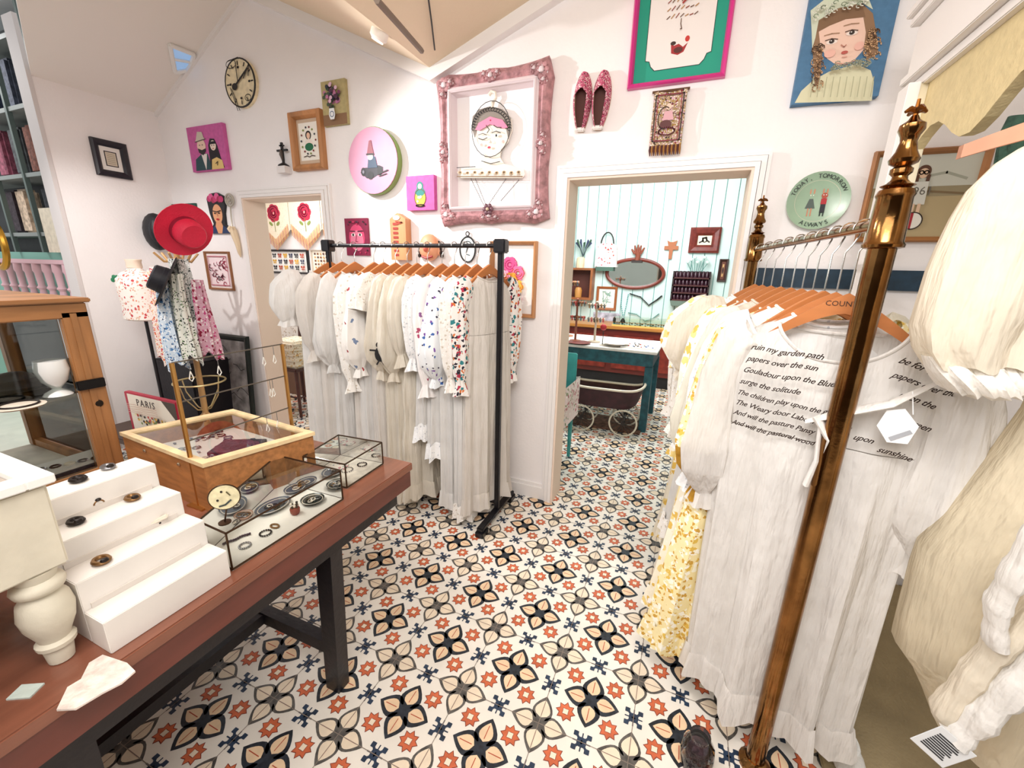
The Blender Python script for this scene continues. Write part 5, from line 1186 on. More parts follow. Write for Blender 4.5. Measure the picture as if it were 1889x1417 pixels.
b=MB(); b.box((X1+.0145,Yb-.075,1.1),(X1+.026,Yb-.005,1.13),mat('#121014',.3,.5),bev=.002); o=b.build('latch',r)
b=MB(); b.lathe([(.012,0),(.012,.003),(.006,.005),(.001,.005)],mat('#241a14',.3,.6),c=(X1+.0102,Yb-.03,1.045),ax='x',n=14); b.build('keyhole',r,True)
b=MB(); b.box((X0,Ya,.79),(X1-.026,Yb-.036,.7945),mat('#dcd3c4',.7,var=.2)); b.build('display_floor',r)
def inside(name,lab,cat,x,y,z,mb,part,sm=True): 
    rr=thing(name,lab,cat,(x,y,z)); mb.build(part,rr,sm); return rr
b=MB(); b.ell((0,0,.02),(.07,.1,.022),mat('#17151a',.7),16); b.ell((0,0,.035),(.035,.05,.03),mat('#1d1a20',.7),12); inside('black_beret','black velvet beret on the glass shelf of the oak showcase','hat',at(25,700,2,1.13).x,at(25,700,2,1.13).y,1.0905,b,'felt')
b=MB(); b.lathe([(.05,0),(.055,.004),(.02,.008),(.0008,.008)],IVR,n=20); b.torus((0,0,.008),.04,.003,DKM,n=20,k=5); inside('lace_disc','round cream dish with dark ring pattern on the showcase shelf','dish',at(35,748,2,1.095).x,at(35,748,2,1.095).y,1.0905,b,'disc')
b=MB(); b.lathe([(.035,0),(.03,.008),(.01,.02),(.03,.045),(.04,.08),(.036,.11),(.001,.112)],mat('#e7e8e6',.2,coat=.5),n=18); inside('white_goblet','pale glass goblet standing at the far end of the showcase shelf','goblet',at(108,728,2,1.0905).x,at(108,728,2,1.0905).y,1.0905,b,'bowl_and_foot')
b=MB(); b.box((-.07,-.15,0),(.07,.15,.035),mat('#1c2233',.6,bump=.8,bscale=60,var=.4,vscale=50)); b.box((-.06,-.14,.0352),(.06,.14,.042),mat('#efe9e2',.7)); inside('velvet_tray','midnight blue velvet tray of ornaments low in the oak showcase','tray',-1.87,at(80,850,0,-1.87).y,.795,b,'tray_block',False)
b=MB(); 
for k in range(8): b.torus((-.04+.012*k,-.1+.03*k,.046),.012,.003,[SIL,DKM,IVR][k%3],n=10,k=5)
inside('brooch_row','row of brooches lying on the blue velvet tray','jewellery',-1.87,at(80,850,0,-1.87).y,.793,b,'rings')
b=MB(); b.box((-.06,-.16,0),(.05,.12,.02),mat('#c9b79c',.7,var=.35,vscale=60,bump=.5)); inside('lace_pad','speckled cream lace pad in front of the velvet tray in the showcase','pad',-1.865,at(40,880,0,-1.86).y-.09,.795,b,'pad',False)
b=MB(); b.box((-.04,-.03,0),(.04,.03,.3),floral('#f0d9d9',['#c7506e','#e89fb0','#ffffff'],40,.5,.35)); inside('pink_printed_box','pink patterned upright box at the back of the oak showcase','box',-2.2,.15,1.0905-.0,b,'box_body',False)
# ================================================================ left corner: coat stand, bust, trunk, board, poster box
cx,cy=at(368,700,1,1.98).x,1.98; zr_=at(383,706,1,1.98).z
r=thing('coat_stand','wooden coat stand hung with scarves and hats in the left corner','coat stand',(cx,cy,0))
TAN=mat('#caa06a',.45,var=.2,vscale=15,kind='woodz')
b=MB(); b.lathe([(.02,.12),(.022,.5),(.018,.9),(.018,1.62),(.026,1.64),(.02,1.68),(.001,1.69)],TAN,n=14); b.build('pole',r,True)
for k in range(4):
    t=k*PI/2+.5; b=MB(); b.tube([(.0,0,.34),(.1*cos(t),.1*sin(t),.22),(.2*cos(t),.2*sin(t),.06),(.24*cos(t),.24*sin(t),.012)],[.014,.014,.013,.012],TAN,8); b.build('leg',r,True)
b=MB(); b.torus((0,0,zr_),.17,.007,mat('#e3cf9a',.35,.7),n=32,k=8)
for k in range(4): t=k*PI/2+.2; b.tube([(.17*cos(t),.17*sin(t),zr_),(.15*cos(t),.15*sin(t),zr_-.1),(.06*cos(t),.06*sin(t),zr_-.22),(0,0,zr_-.24)],.005,mat('#e3cf9a',.35,.7),6)
b.build('umbrella_ring',r,True)
for k in range(6):
    t=k*PI/3+.2; b=MB(); b.tube([(0,0,1.5+.03*(k%2)),(.08*cos(t),.08*sin(t),1.5),(.13*cos(t),.13*sin(t),1.56)],[.01,.01,.008],TAN,6); b.build('peg',r,True)
def scarf(lab,dx,dy,zt,zb,w,m,ph,wb=None):
    b=MB(); rings=[]; n=28; wb=wb or w*2
    for i in range(14):
        t=i/13; z=zt+(zb-zt)*t; ww=w*.5+(wb-w)*.5*t; ring=[]
        for k in range(n):
            a=2*PI*k/n; q=1+.22*sin(5*a+ph+t)+.12*sin(9*a-ph*2+t*3); ring.append((ww*cos(a)*q+.012*sin(t*5+ph),ww*.55*sin(a)*q,z+(.03*sin(2*a+ph)+.02*sin(5*a) if i==13 else 0)))
        rings.append(ring)
    b.loft(rings,m,True,False); o=b.build('scarf',None,True); o.location=(cx+dx+.12,cy+dy,0); tag(o,lab,'scarf','scarves on the coat stand')
redf=floral('#f0d5cf',['#d8543a','#c22f55','#f6efe9','#8c1f2f'],38,.6,.36); bluef=floral('#cfdbe6',['#3a6fa8','#1f3d66','#f4f6f8','#7fa3c7'],34,.6,.36)
grf=floral('#e5e6dc',['#26342c','#6a8a5a','#1b1b1c'],46,.5,.3); pkf=floral('#d9a8b8',['#8c1838','#c2407a','#efe4e2'],30,.6,.36); bwf=floral('#c9c9c4',['#1c1d20','#3d5a52','#f2f2ee'],60,.7,.36)
scarf('red and cream striped scarf hanging nearest the left on the coat stand',-.2,-.1,1.46,.80,.11,redf,0,.2)
scarf('orange-red patterned scarf beside the blue one on the coat stand',-.11,-.17,1.44,.80,.10,floral('#f1e2d8',['#e0673a','#c8344a','#e9b46c'],45,.6,.36),1,.18)
scarf('blue and white printed scarf in the middle of the coat stand',.0,-.2,1.4,.78,.09,bluef,2,.17)
scarf('white scarf with dark sprigs right of the blue one',.1,-.16,1.42,.82,.09,grf,3,.16)
scarf('crimson and pink scarf on the right side of the coat stand',.17,-.06,1.38,.84,.09,pkf,4,.17)
scarf('dark grey and green scarf gathered high on the coat stand',.03,-.08,1.52,1.12,.14,bwf,5,.15)
def hat(lab,p,R,cr,ch,m,rot,band=None,tilt=None):
    r=thing('brimmed_hat',lab,'hat',p); r.rotation_euler=Vector(rot).to_track_quat('Z','Y').to_euler()
    b=MB(); pr=[(cr*.98,.0),(R*.8,-.006),(R,.004),(R*1.0,.009),(R*.8,-.001),(cr,.006)]; b.lathe(pr,m,n=36); b.build('brim',r,True)
    b=MB(); b.lathe([(cr,.004),(cr*.97,ch*.5),(cr*.92,ch*.9),(cr*.8,ch),(cr*.4,ch*.96),(.001,ch*.95)],m,n=32); b.build('crown',r,True)
    b=MB(); b.lathe([(cr*1.012,.006),(cr*1.0,.035),(cr*.98,.036),(cr*.99,.006)],band or m,n=32); b.build('hat_band',r,True)
RED=mat('#dc2345',.6,bump=.3,bscale=120,var=.06)
p=at(340,424,1,1.86); hat('bright red felt hat with dark red band on top of the coat stand',(p.x,p.y,p.z),.175,.092,.11,RED,(.92,-.05,-.42),mat('#8e1230',.6))
p=at(308,520,1,1.78); hat('black wide-brimmed hat hanging below the red one',(p.x,p.y,p.z),.18,.09,.09,mat('#14131c',.6,bump=.2),(-.35,-.6,.35))
p=at(289,428,0,-4.06); r=thing('rounded_cap','small black rounded cap hanging on the left wall','hat',(p.x,p.y,p.z))
b=MB(); b.ell((0,0,0),(.1,.085,.145),mat('#12141a',.5,bump=.3),18); b.build('cap_body',r,True); b=MB(); b.torus((.05,0,0),.10,.01,mat('#1c1f26',.5),ax='x',n=24,ry=.07,T=Matrix.Rotation(PI/2,4,'X')); b.build('cap_rim',r,True)
# dressmaker bust on a black stand
p=at(258,540,1,1.86); r=thing('dress_form','floral covered bust form with green sprig on a black stand, by the left wall','bust form',(p.x,p.y,0)); zc=p.z
FL=floral('#f4ebe2',['#c8424a','#e08a70','#d9b59c'],34,.45,.32)
b=MB(); b.lathe([(.15,zc-.2),(.17,zc-.19),(.165,zc-.1),(.175,zc+.02),(.17,zc+.1),(.12,zc+.145),(.07,zc+.16),(.058,zc+.18)],FL,n=28,T=Matrix.Diagonal((1,.65,1,1))); b.build('torso',r,True)
b=MB(); b.lathe([(.06,zc+.18),(.056,zc+.22),(.062,zc+.235),(.06,zc+.24),(.001,zc+.238)],mat('#ead7c2',.6),n=22,T=Matrix.Diagonal((1,.75,1,1))); b.build('neck_cap',r,True)
b=MB()
for k in range(7): b.ell((-.13+.02*k,-.085,zc+.09+.02*(k%2)),(.02,.012,.018),mat('#1f7a50',.6),8)
b.build('green_sprig',r,True)
b=MB(); b.tube([(0,0,.03),(0,0,zc-.19)],.012,BLK,8); b.lathe([(.13,0),(.13,.012),(.02,.03)],BLK,n=20); b.build('stand',r,True)
b=MB(); b.box((-4.14,2.03,.0),(-3.66,2.36,.70),mat('#17141c',.55,bump=.3),bev=.01); o=b.build('storage_trunk'); tag(o,'tall black trunk standing behind the coat stand','trunk')
# leaning board in black-green frame
r=thing('leaning_board','large leaning picture of grey rocks in a black and green frame beside the doorway','picture frame',(-3.62,2.3,.0)); r.rotation_euler=(-.06,0,0)
w_,h_=.56,.9; r.location=(-3.0-.62,2.33,.46)
r.location=(-3.66,2.34,.455); frame_parts(r,w_,h_,.05,.03,mat('#16201d',.4))
b=MB(); b.box((-w_/2+.03,-.01,-h_/2+.03),(w_/2-.03,0,h_/2-.03),mat('#8f8c8b',.8,var=.5,vscale=9,bump=.6,bscale=12)); b.build('rock_picture',r)
a=Art(y0=-.0105); rr=random.Random(9)
for k in range(16):
    x,z=rr.uniform(-.2,.2),rr.uniform(-.38,.38); a.line([(x+.05*j*cos(k),z+.03*sin(k*2+j*1.7)) for j in range(4)],.006,'#2a2a2c')
a.build('rock_lines',r)
# Paris poster box on a low bench
r=thing('low_bench','low dark bench carrying the Paris box by the left wall','bench',(-3.6,1.6,0))
b=MB(); b.box((-.42,-.12,.22),(.3,.2,.26),mat('#4a3428',.6),bev=.005); b.build('seat',r)
for x in(-.38,.26):
    for y in(-.09,.16): b=MB(); b.box((x-.02,y-.02,0),(x+.02,y+.02,.22),mat('#3a2a22',.6)); b.build('leg',r)
q=[at(px,py,1,1.6) for px,py in((228,722),(310,714),(334,778),(248,790))]
r=thing('paris_box','red-edged box printed with Paris and a bouquet, standing on the low bench','box',(q[0].x,1.6,.262)); w_=q[1].x-q[0].x+.04; h_=q[0].z-.262
b=MB(); b.box((0,0,0),(w_,.035,h_),mat('#b3203c',.5),bev=.003); b.build('box_body',r)
a=Art(y0=-.0006); a.rect(.035,.01,w_-.005,h_-.01,'#f5e9d8')
a.poly([(w_*.74,h_-.01),(w_-.005,h_-.01),(w_-.005,h_*.5)],'#4a3a30')
for k in range(60): a.ell(rr.uniform(.2,.95)*w_,h_*rr.uniform(.3,.52),.012,.01,rr.choice(['#d9a03c','#c8463a','#3a2c24','#efe2b0','#7a8a4a','#2a1c1a']),7)
for j in range(5): a.line([(.06+.05*k,h_*(.56+.05*j)+.004*sin(k*2+j)) for k in range(8)],.004,'#d8b3a0')
a.build('cover_print',r); b=MB(); text(b,'PARIS',.07,mat('#3a2a28',.6),Matrix.Translation((w_*.5,-.026,h_*.84))@Matrix.Rotation(PI/2,4,'X'),space=1.3,depth=.001); b.build('lettering',r)
# ================================================================ shop beyond the wall end (far left)
r=thing('dark_dresser','tall dark glazed dresser in the space left of the white wall','dresser',(-5.7,2.0,0))
DG=mat('#23282b',.5,var=.3,vscale=10)
b=MB(); b.box((-1.6,.12,1.55),(1.2,.2,3.3),DG); b.build('back_panel',r)
for z in(1.68,2.13,2.6,3.05): b=MB(); b.box((-1.6,-.12,z),(1.2,.12,z+.03),mat('#8a9290',.5)); b.build('shelf',r)
for x in(-1.1,-.35,.12,.6,1.1): b=MB(); b.box((x,-.13,1.55),(x+.03,-.1,3.3),mat('#5b6a66',.5)); b.build('glazing_bar',r)
b=MB(); b.box((-1.6,-.16,3.3),(1.2,.2,3.45),mat('#cfd3d6',.6)); b.build('cornice',r)
b=MB(); b.box((-1.6,-.1,0),(1.2,.2,1.55),mat('#7fb3a5',.6)); b.build('teal_base',r)
sg='garments hanging in the dark dresser'
rr=random.Random(2)
for k,(x,z,c) in enumerate(((-5.65,1.72,'#3a3138'),(-5.45,1.72,'#cdb7a0'),(-5.0,1.72,'#3c4046'),(-5.6,2.18,'#8b4a5c'),(-5.3,2.18,'#4b4f52'),(-5.05,2.18,'#7a4a3c'),(-5.6,2.65,'#343c52'),(-5.2,2.65,'#4a5060'))):
    b=MB(); b.box((-.09,-.05,0),(.09,.05,.36),mat(c,.8,bump=1,bscale=30,var=.4,vscale=25),bev=.02); o=b.build('folded_bundle'); o.location=(x,2.0,z-.008); tag(o,'%s cloth bundle on the %s shelf of the dark dresser'%({'#3a3138':'dark plum','#cdb7a0':'beige','#3c4046':'charcoal','#8b4a5c':'rose pink','#4b4f52':'slate grey','#7a4a3c':'rust brown','#343c52':'navy','#4a5060':'blue-grey'}[c],'lowest' if z<2 else 'middle' if z<2.3 else 'upper'),'bundle')
b=MB(); p=at(95,425,1,1.85); b.box((-.14,-.004,-.17),(.14,0,.17),mat('#e3d9c4',.7,var=.12,vscale=25)); o=b.build('paper_notice'); o.location=(p.x,1.86,p.z); tag(o,'cream paper notice hanging in front of the dark dresser','paper')
r=thing('pink_balustrade','pale pink turned balustrade in front of the dark dresser','balustrade',(-5.2,1.8,0)); PP=mat('#dcb3bb',.5)
b=MB(); b.box((-.6,-.03,1.455),(.75,.03,1.49),PP,bev=.004); b.build('handrail',r); b=MB(); b.box((-.6,-.04,.80),(.75,.04,.86),PP,bev=.004); b.build('bottom_rail',r)
for k in range(8):
    b=MB(); b.lathe([(.03,.86),(.03,.92),(.02,.94),(.045,1.0),(.05,1.06),(.03,1.16),(.02,1.24),(.034,1.26),(.022,1.28),(.026,1.38),(.034,1.40),(.03,1.455)],PP,c=(-.5+.16*k,0,0),n=12); b.build('baluster',r,True)
b=MB(); b.box((-.62,-.05,0),(.78,.05,.80),mat('#8fb9ac',.6)); b.build('plinth',r)
b=MB(); p=at(-8,450,1,1.6); b.torus((0,0,0),.14,.022,mat('#c8963a',.3,.8),ax='y',n=28,ry=.18); o=b.build('gilt_mirror_frame',None,True); o.location=(p.x,1.6,p.z); tag(o,'gilt oval frame edge at the very left of the view','frame')

b=MB(); b.lathe([(.06,0),(.03,.01),(.012,.03),(.012,.09),(.05,.1),(.075,.16),(.06,.21),(.001,.212)],mat('#e6e1da',.6),n=20); q=at(60,800,2,.80); inside('small_lampstand','cream lamp shaped jewellery stand low in the oak showcase','stand',-2.12,.3,.7955,b,'stand_body')
b=MB(); b.box((-.05,-.08,0),(.05,.08,.05),floral('#e8d9c8',['#b5653c','#8a4a30','#f6efe2'],50,.5,.4)); inside('patterned_box','rust and cream patterned box on the glass shelf of the showcase','box',-2.12,.2,1.0905,b,'box_body',False)
b=MB()
for k in range(14): b.torus((.03*cos(k*1.7),.05*sin(k*2.3),.006),.014,.003,[SIL,DKM,GLD,IVR][k%4],n=10,k=5)
q=inside('brooch_pile','loose pile of brooches and rings on the showcase floor before the blue tray','jewellery',-1.84,.5,.7955,b,'pieces'); [c for c in bpy.data.objects if c.parent==q][0]['kind']='stuff'
# ================================================================ mint room through the right doorway
MY=6.295
def P2(px,py,y=MY): return at(px,py,1,y)
# handbag
p=P2(1120,470); r=thing('white_handbag','white flower-sprigged handbag with arched handle hung on the mint wall','handbag',(p.x,MY,p.z))
b=MB(); b.prism([(-.15,-.17),(.16,-.17),(.14,.12),(.08,.15),(-.08,.15),(-.14,.12)],-.09,-.005,floral('#f1ece8',['#d8707a','#b5483c'],22,.35,.3)); b.build('bag_body',r,fix=True)
b=MB(); b.tube([(.09*cos(t)+.0,-.05,.13+.17*sin(t)) for t in [PI*k/10 for k in range(11)]],.01,mat('#2a2624',.4),6); b.build('handle',r,True)
b=MB(); b.box((-.13,-.1,-.225),(.12,-.005,-.172),mat('#4a6a5c',.6)); b.build('green_base',r)
# oval mirror
p=P2(1171,505); r=thing('oval_mirror','wide oval mirror in a red-brown wooden rim on the mint wall','mirror',(p.x,MY,p.z))
b=MB(); b.torus((0,-.02,0),.39,.025,mat('#7a2f22',.4,var=.2),ax='y',n=48,ry=.195); b.build('wooden_rim',r,True)
b=MB(); b.lathe([(1,-.012),(1,-.016),(.0001,-.016)],mat('#d8dcdc',.03,1.0),ax='y',n=40,T=Matrix.Diagonal((.38,1,.185,1))); b.build('mirror_glass',r)
# hand shaped vase
p=P2(1176,478); r=thing('hand_ornament','small brown carved hand with spread fingers above the oval mirror','ornament',(p.x,MY,p.z-.02)); HB=mat('#8a4632',.6)
b=MB(); b.box((-.07,-.09,-.03),(.07,-.0,0),mat('#2a1c18',.6)); b.build('bracket',r)
b=MB(); b.tube([(0,-.05,0),(.01,-.05,.06),(0,-.05,.1)],[.035,.035,.042],HB,10)
for k,(dx,h) in enumerate(((-.075,.15),(-.04,.2),(0,.21),(.035,.2),(.075,.17))): b.tube([(dx*.5,-.05,.09),(dx*.9,-.055,.09+(h-.09)*.6),(dx*1.15,-.06,h)],[.018,.016,.011],HB,7)
b.build('hand',r,True)
# small wooden cross ornament
p=P2(1238,461); r=thing('wooden_key_ornament','little carved orange-brown cross-shaped ornament on the mint wall','ornament',(p.x,MY,p.z)); b=MB(); OB=mat('#a8623c',.6)
b.prism([(-.02,-.12),(.02,-.12),(.025,.0),(.09,.0),(.09,.05),(.05,.05),(.07,.12),(.02,.1),(-.02,.1),(-.06,.12),(-.04,.05),(-.09,.05),(-.09,.0),(-.025,.0)],-.03,-.004,OB); b.build('carving',r,fix=True)
# dark red frame
q=[P2(*p) for p in((1275,420),(1332,419),(1328,467),(1271,464))]; x0,x1=q[0].x,q[1].x; z0,z1=q[2].z,q[0].z
def d(a,w,h):
    a.rect(-w*.46,-h*.46,w*.46,h*.46,'#efe3c9'); a.line([(-w*.35,-h*.25),(-w*.1,-h*.05),(-w*.15,h*.2),(w*.1,h*.3),(w*.15,0),(w*.35,-h*.2)],.02,'#3b302c'); a.ring(0,0,w*.16,h*.2,.012,'#4a3c30')
framed('red_wood_frame','broad red-brown framed little picture at the upper right of the mint wall','picture frame',(x0+x1)/2,(z0+z1)/2,x1-x0,z1-z0,.1,.05,mat('#6e241c',.4,var=.3,vscale=20),'#efe3c9',d,y=MY)
def d(a,w,h):
    for k in range(12): a.line([(R_.uniform(-.3,.3)*w,R_.uniform(-.4,.4)*h),(R_.uniform(-.3,.3)*w,R_.uniform(-.4,.4)*h)],.008,'#7fa99a')
q=[P2(*p) for p in((1102,528),(1140,529),(1136,573),(1100,572))]
framed('print_frame','upright botanical print in a thin brown frame under the handbag','picture frame',(q[0].x+q[1].x)/2,(q[0].z+q[2].z)/2,q[1].x-q[0].x,q[0].z-q[2].z,.035,.03,mat('#a35c30',.5),'#f4f1ea',d,y=MY)
q=[P2(*p) for p in((1328,478),(1345,478),(1342,520),(1326,520))]
def d(a,w,h): a.rect(-w*.2,-h*.35,w*.2,h*.35,'#c9a06a'); a.ell(0,0,w*.2,h*.2,'#3a2320')
framed('narrow_frame','narrow dark framed panel beside the right doorway edge in the mint room','picture frame',(q[0].x+q[1].x)/2,(q[0].z+q[2].z)/2,q[1].x-q[0].x,q[0].z-q[2].z,.03,.03,mat('#3a1f1c',.5),'#6a3a2c',d,y=MY)
# rack of dark bottles
q=[P2(*p) for p in((1243,500),(1312,501),(1308,565),(1238,550))]; x0,x1,z0,z1=q[0].x,q[1].x,q[2].z+.06,q[0].z; W_=x1-x0; H_=z1-z0
r=thing('bottle_shelf','dark wooden wall rack of four shelves crowded with small dark bottles','shelf',(x0,MY,z0)); DR=mat('#2a1216',.5)
b=MB(); b.box((0,-.02,0),(W_,-.002,H_),DR); 
for x in(0,W_-.02): b.box((x,-.12,0),(x+.02,-.02,H_),DR)
b.build('case',r)
for k in range(4): b=MB(); b.box((0,-.12,k*H_/4),(W_,-.02,k*H_/4+.018),mat('#4a1d1c',.5)); b.build('shelf_board',r)
b=MB(); b.prism([(0,-.001),(W_,-.001),(W_-.04,-.07),(.02,-.07)],-.12,-.002,mat('#6c7c70',.6)); b.build('grey_apron',r,fix=True)
bt=None
for k in range(4):
    for j in range(9):
        if bt is None:
            b=MB(); b.lathe([(.021,0),(.022,.05),(.012,.062),(.012,.082),(.001,.083)],mat('#3a1626',.25,var=.4,vscale=40),n=10); o=b.build('bottle',None,True); bt=o
        else: o=bt.copy(); COL.objects.link(o)
        o.location=(x0+.045+j*(W_-.09)/8,MY-.08,z0+k*H_/4+.0185); tag(o,'small dark bottle, %s on the %s shelf of the dark wall rack'%(['leftmost','second from left','third from left','fourth from left','middle one','fourth from right','third from right','second from right','rightmost'][j],['lowest','second lowest','third','top'][k]),'bottle','bottles on the %s shelf of the wall rack'%['lowest','second','third','top'][k])
r=thing('glass_flowers','pale blue-green glass blossoms standing on top of the bottle rack','ornament',((x0+x1)/2+.05,MY-.07,z1)); b=MB()
for k in range(7): t=-.12+.04*k; b.tube([(t*.5,0,0),(t,0,.1+.03*(k%3))],.005,mat('#5f8f86',.4),5); b.ell((t,0,.12+.03*(k%3)),(.025,.02,.022),mat('#cfe3df',.3),8)
b.build('stems_and_flowers',r,True)
# necklaces pinned on the wall
for k,(pts,c,lab) in enumerate(((((1163,542),(1182,548),(1197,563),(1212,553),(1222,545)),'#1c1c1e','black v-shaped bead necklace pinned under the oval mirror'),(((1160,577),(1175,580),(1190,592),(1205,587),(1217,578)),'#4f8d87','dotted teal necklace pinned below the black one'),(((1148,537),(1146,562),(1150,588),(1156,562),(1160,540)),'#3aa0a8','long turquoise tassel necklace hanging beside the print'))):
    P=[P2(*p) for p in pts]; b=MB(); 
    for i in range(4):
        for j in range(7): t=j/7; v=P[i].lerp(P[i+1],t); b.ell((v.x,MY-.018,v.z),.012 if k==0 else .009,mat(c,.4),6)
    if k==2: v=P[2]; b.lathe([(.01,.02),(.035,-.03),(.03,-.12),(.001,-.13)],mat('#221d1e',.7),c=(v.x,MY-.04,v.z),n=10)
    tag(b.build('wall_necklace',None,True),lab,'necklace')
# mahogany counter with glass case
CZ=.80; r=thing('mahogany_counter','long mahogany counter with dark plinth against the mint wall','counter',(-.7,5.95,0)); MH=mat('#6b2018',.35,var=.3,vscale=12,kind='woodx',coat=.3)
b=MB(); b.box((-1.4,-.24,.16),(1.6,.30,CZ-.04),MH); b.build('carcass',r)
for k in range(5): b=MB(); b.box((-1.36+.6*k,-.262,.22),(-.84+.6*k,-.242,CZ-.12),mat('#7c2a1e',.4,var=.3,vscale=15),bev=.008); b.build('panel',r); b=MB(); b.ell((-1.1+.6*k,-.27,CZ-.2),.014,mat('#d9c9a0',.3,.8),8); b.build('knob',r,True)
b=MB(); b.box((-1.42,-.22,0),(1.6,.30,.16),mat('#141012',.6)); b.build('plinth',r)
b=MB(); b.box((-1.45,-.28,CZ-.04),(1.65,.32,CZ),mat('#b97a3a',.35,var=.2,kind='woodx'),bev=.006); b.build('counter_top',r)
r=thing('counter_showcase','flat glass showcase with yellow edge strips lying on the mahogany counter','display case',(-.45,5.86,CZ))
b=MB(); b.box((-.45,-.13,0),(.42,.14,.02),mat('#e3bd6a',.5)); b.build('base_board',r); b=MB(); b.box((-.44,-.125,.021),(.41,.13,.11),glass('#f3f6ea',1)); b.build('glass_box',r); b=MB()
for k in range(24): b.ell((-.4+.034*k,-.02+.05*sin(k*3),.035),(.012,.012,.01),[SIL,GLD,DKM,TEAL][k%4],6)
b.build('jewellery_rows',r,True)
r=thing('card_box','little box with dark lettering strips near the right end of the counter','box',(.14,5.84,CZ)); b=MB(); b.box((-.1,-.05,0),(.1,.05,.12),mat('#4a2a28',.5)); b.box((-.08,-.052,.02),(.08,-.05,.1),mat('#d9c3b5',.6)); b.build('box_body',r); b=MB(); 
for k in range(4): b.box((-.065+.035*k,-.0545,.04),(-.045+.035*k,-.0525,.085),mat('#8a2a24',.6))
b.build('printed_blocks',r)
b=MB(); b.lathe([(.02,0),(.022,.01),(.006,.02),(.012,.08),(.001,.17)],mat('#39507a',.4),n=12); o=b.build('blue_figurine',None,True); o.location=(-.06,5.78,CZ); tag(o,'slim dark blue pointed figurine on the counter','figurine')
# teal table with jewellery
TZ=.80; r=thing('teal_table','teal painted table with pale top crowded with jewellery in the mint room','table',(-.9,4.35,0)); r.rotation_euler=(0,0,-.03); TL=mat('#1f5560',.45,var=.3,vscale=20)
b=MB(); b.box((-.95,-.36,TZ-.025),(.72,.36,TZ),mat('#e6e2db',.5,var=.1),bev=.004); b.build('table_top',r)
b=MB(); b.box((-.93,-.33,TZ-.15),(.69,.33,TZ-.026),TL); b.build('apron',r)
for sx in(-.9,.66):
    for sy in(-.31,.31): b=MB(); b.box((sx-.035,sy-.035,0),(sx+.035,sy+.035,TZ-.151),TL,bev=.004); b.build('leg',r)
rr=random.Random(21)
def small(name,lab,cat,x,y,z,prof,m,part='body',n=14):
    b=MB(); b.lathe(prof,m,n=n); t=thing(name,lab,cat,(x,y,z)); b.build(part,t,True); return t
ST=[('jewellery_tree','wooden t-bar jewellery stand hung with bracelets, left on the teal table',-1.02,4.2),('jewellery_tree','taller red-brown jewellery stand behind the first one on the teal table',-1.18,4.5),('jewellery_tree','slim pale jewellery stand in the middle of the teal table',-.83,4.25)]
for (n_,lab,x,y),h,c in zip(ST,(.42,.62,.4),('#8c4a32','#b0785a','#c9b6a0')):
    t=thing(n_,lab,'jewellery stand',(x,y,TZ)); m=mat(c,.5); b=MB(); b.lathe([(.06,0),(.06,.012),(.012,.02),(.01,h),(.016,h+.01),(.001,h+.02)],m,n=12); b.build('stem',t,True)
    for k,z in enumerate((h*.95,h*.6)):
        b=MB(); b.tube([(-.09,0,z),(.09,0,z)],.012,m,8); b.build('cross_bar',t,True); b=MB()
        for j in range(6): b.torus((-.075+.03*j,0,z-.012),.024,.005,[GLD,TEAL,mat('#b53a3a',.4),DKM][(j+k)%4],ax='x',n=12,k=5)
        b.build('hanging_bangles',t,True)
small('round_dish','cream shallow bowl of beads at the front of the teal table','dish',-.6,4.15,TZ,[(.05,0),(.13,.03),(.14,.035),(.12,.028),(.001,.008)],mat('#efe3d6',.4))
small('round_dish','dark rimmed plate with rings beside the jewellery stands','dish',-.95,4.08,TZ,[(.05,0),(.11,.012),(.12,.016),(.1,.01),(.001,.006)],mat('#7a3a38',.4))
small('white_vase','small white jug at the left end of the teal table','jug',-1.32,4.2,TZ,[(.04,0),(.06,.05),(.05,.12),(.03,.15),(.04,.18),(.001,.18)],mat('#f1eeea',.3))
t=thing('flower_pick','red button flower on a thin wire stem in the middle of the teal table','ornament',(-.72,4.1,TZ)); b=MB(); b.tube([(0,0,0),(0,0,.17)],.004,DKM,5); b.lathe([(.03,0),(.03,.01),(.01,.012)],IVR,n=12); b.build('stem',t,True); b=MB(); b.ell((0,-.01,.18),(.032,.018,.032),mat('#b0282c',.5),12); b.build('flower_head',t,True)
b=MB(); b.box((-.16,-.13,0),(.16,.13,.012),mat('#f3f0ea',.6)); t=thing('white_tray','white tray scattered with small coloured earrings at the right of the teal table','tray',(-.38,4.2,TZ)); b.build('tray_board',t); b=MB()
for k in range(26): b.ell((rr.uniform(-.14,.14),rr.uniform(-.11,.11),.016),(.009,.009,.006),rr.choice([DKM,TEAL,mat('#c2452f',.5),GLD,mat('#3a5fa0',.4)]),6)
b.build('earring_rows',t,True)
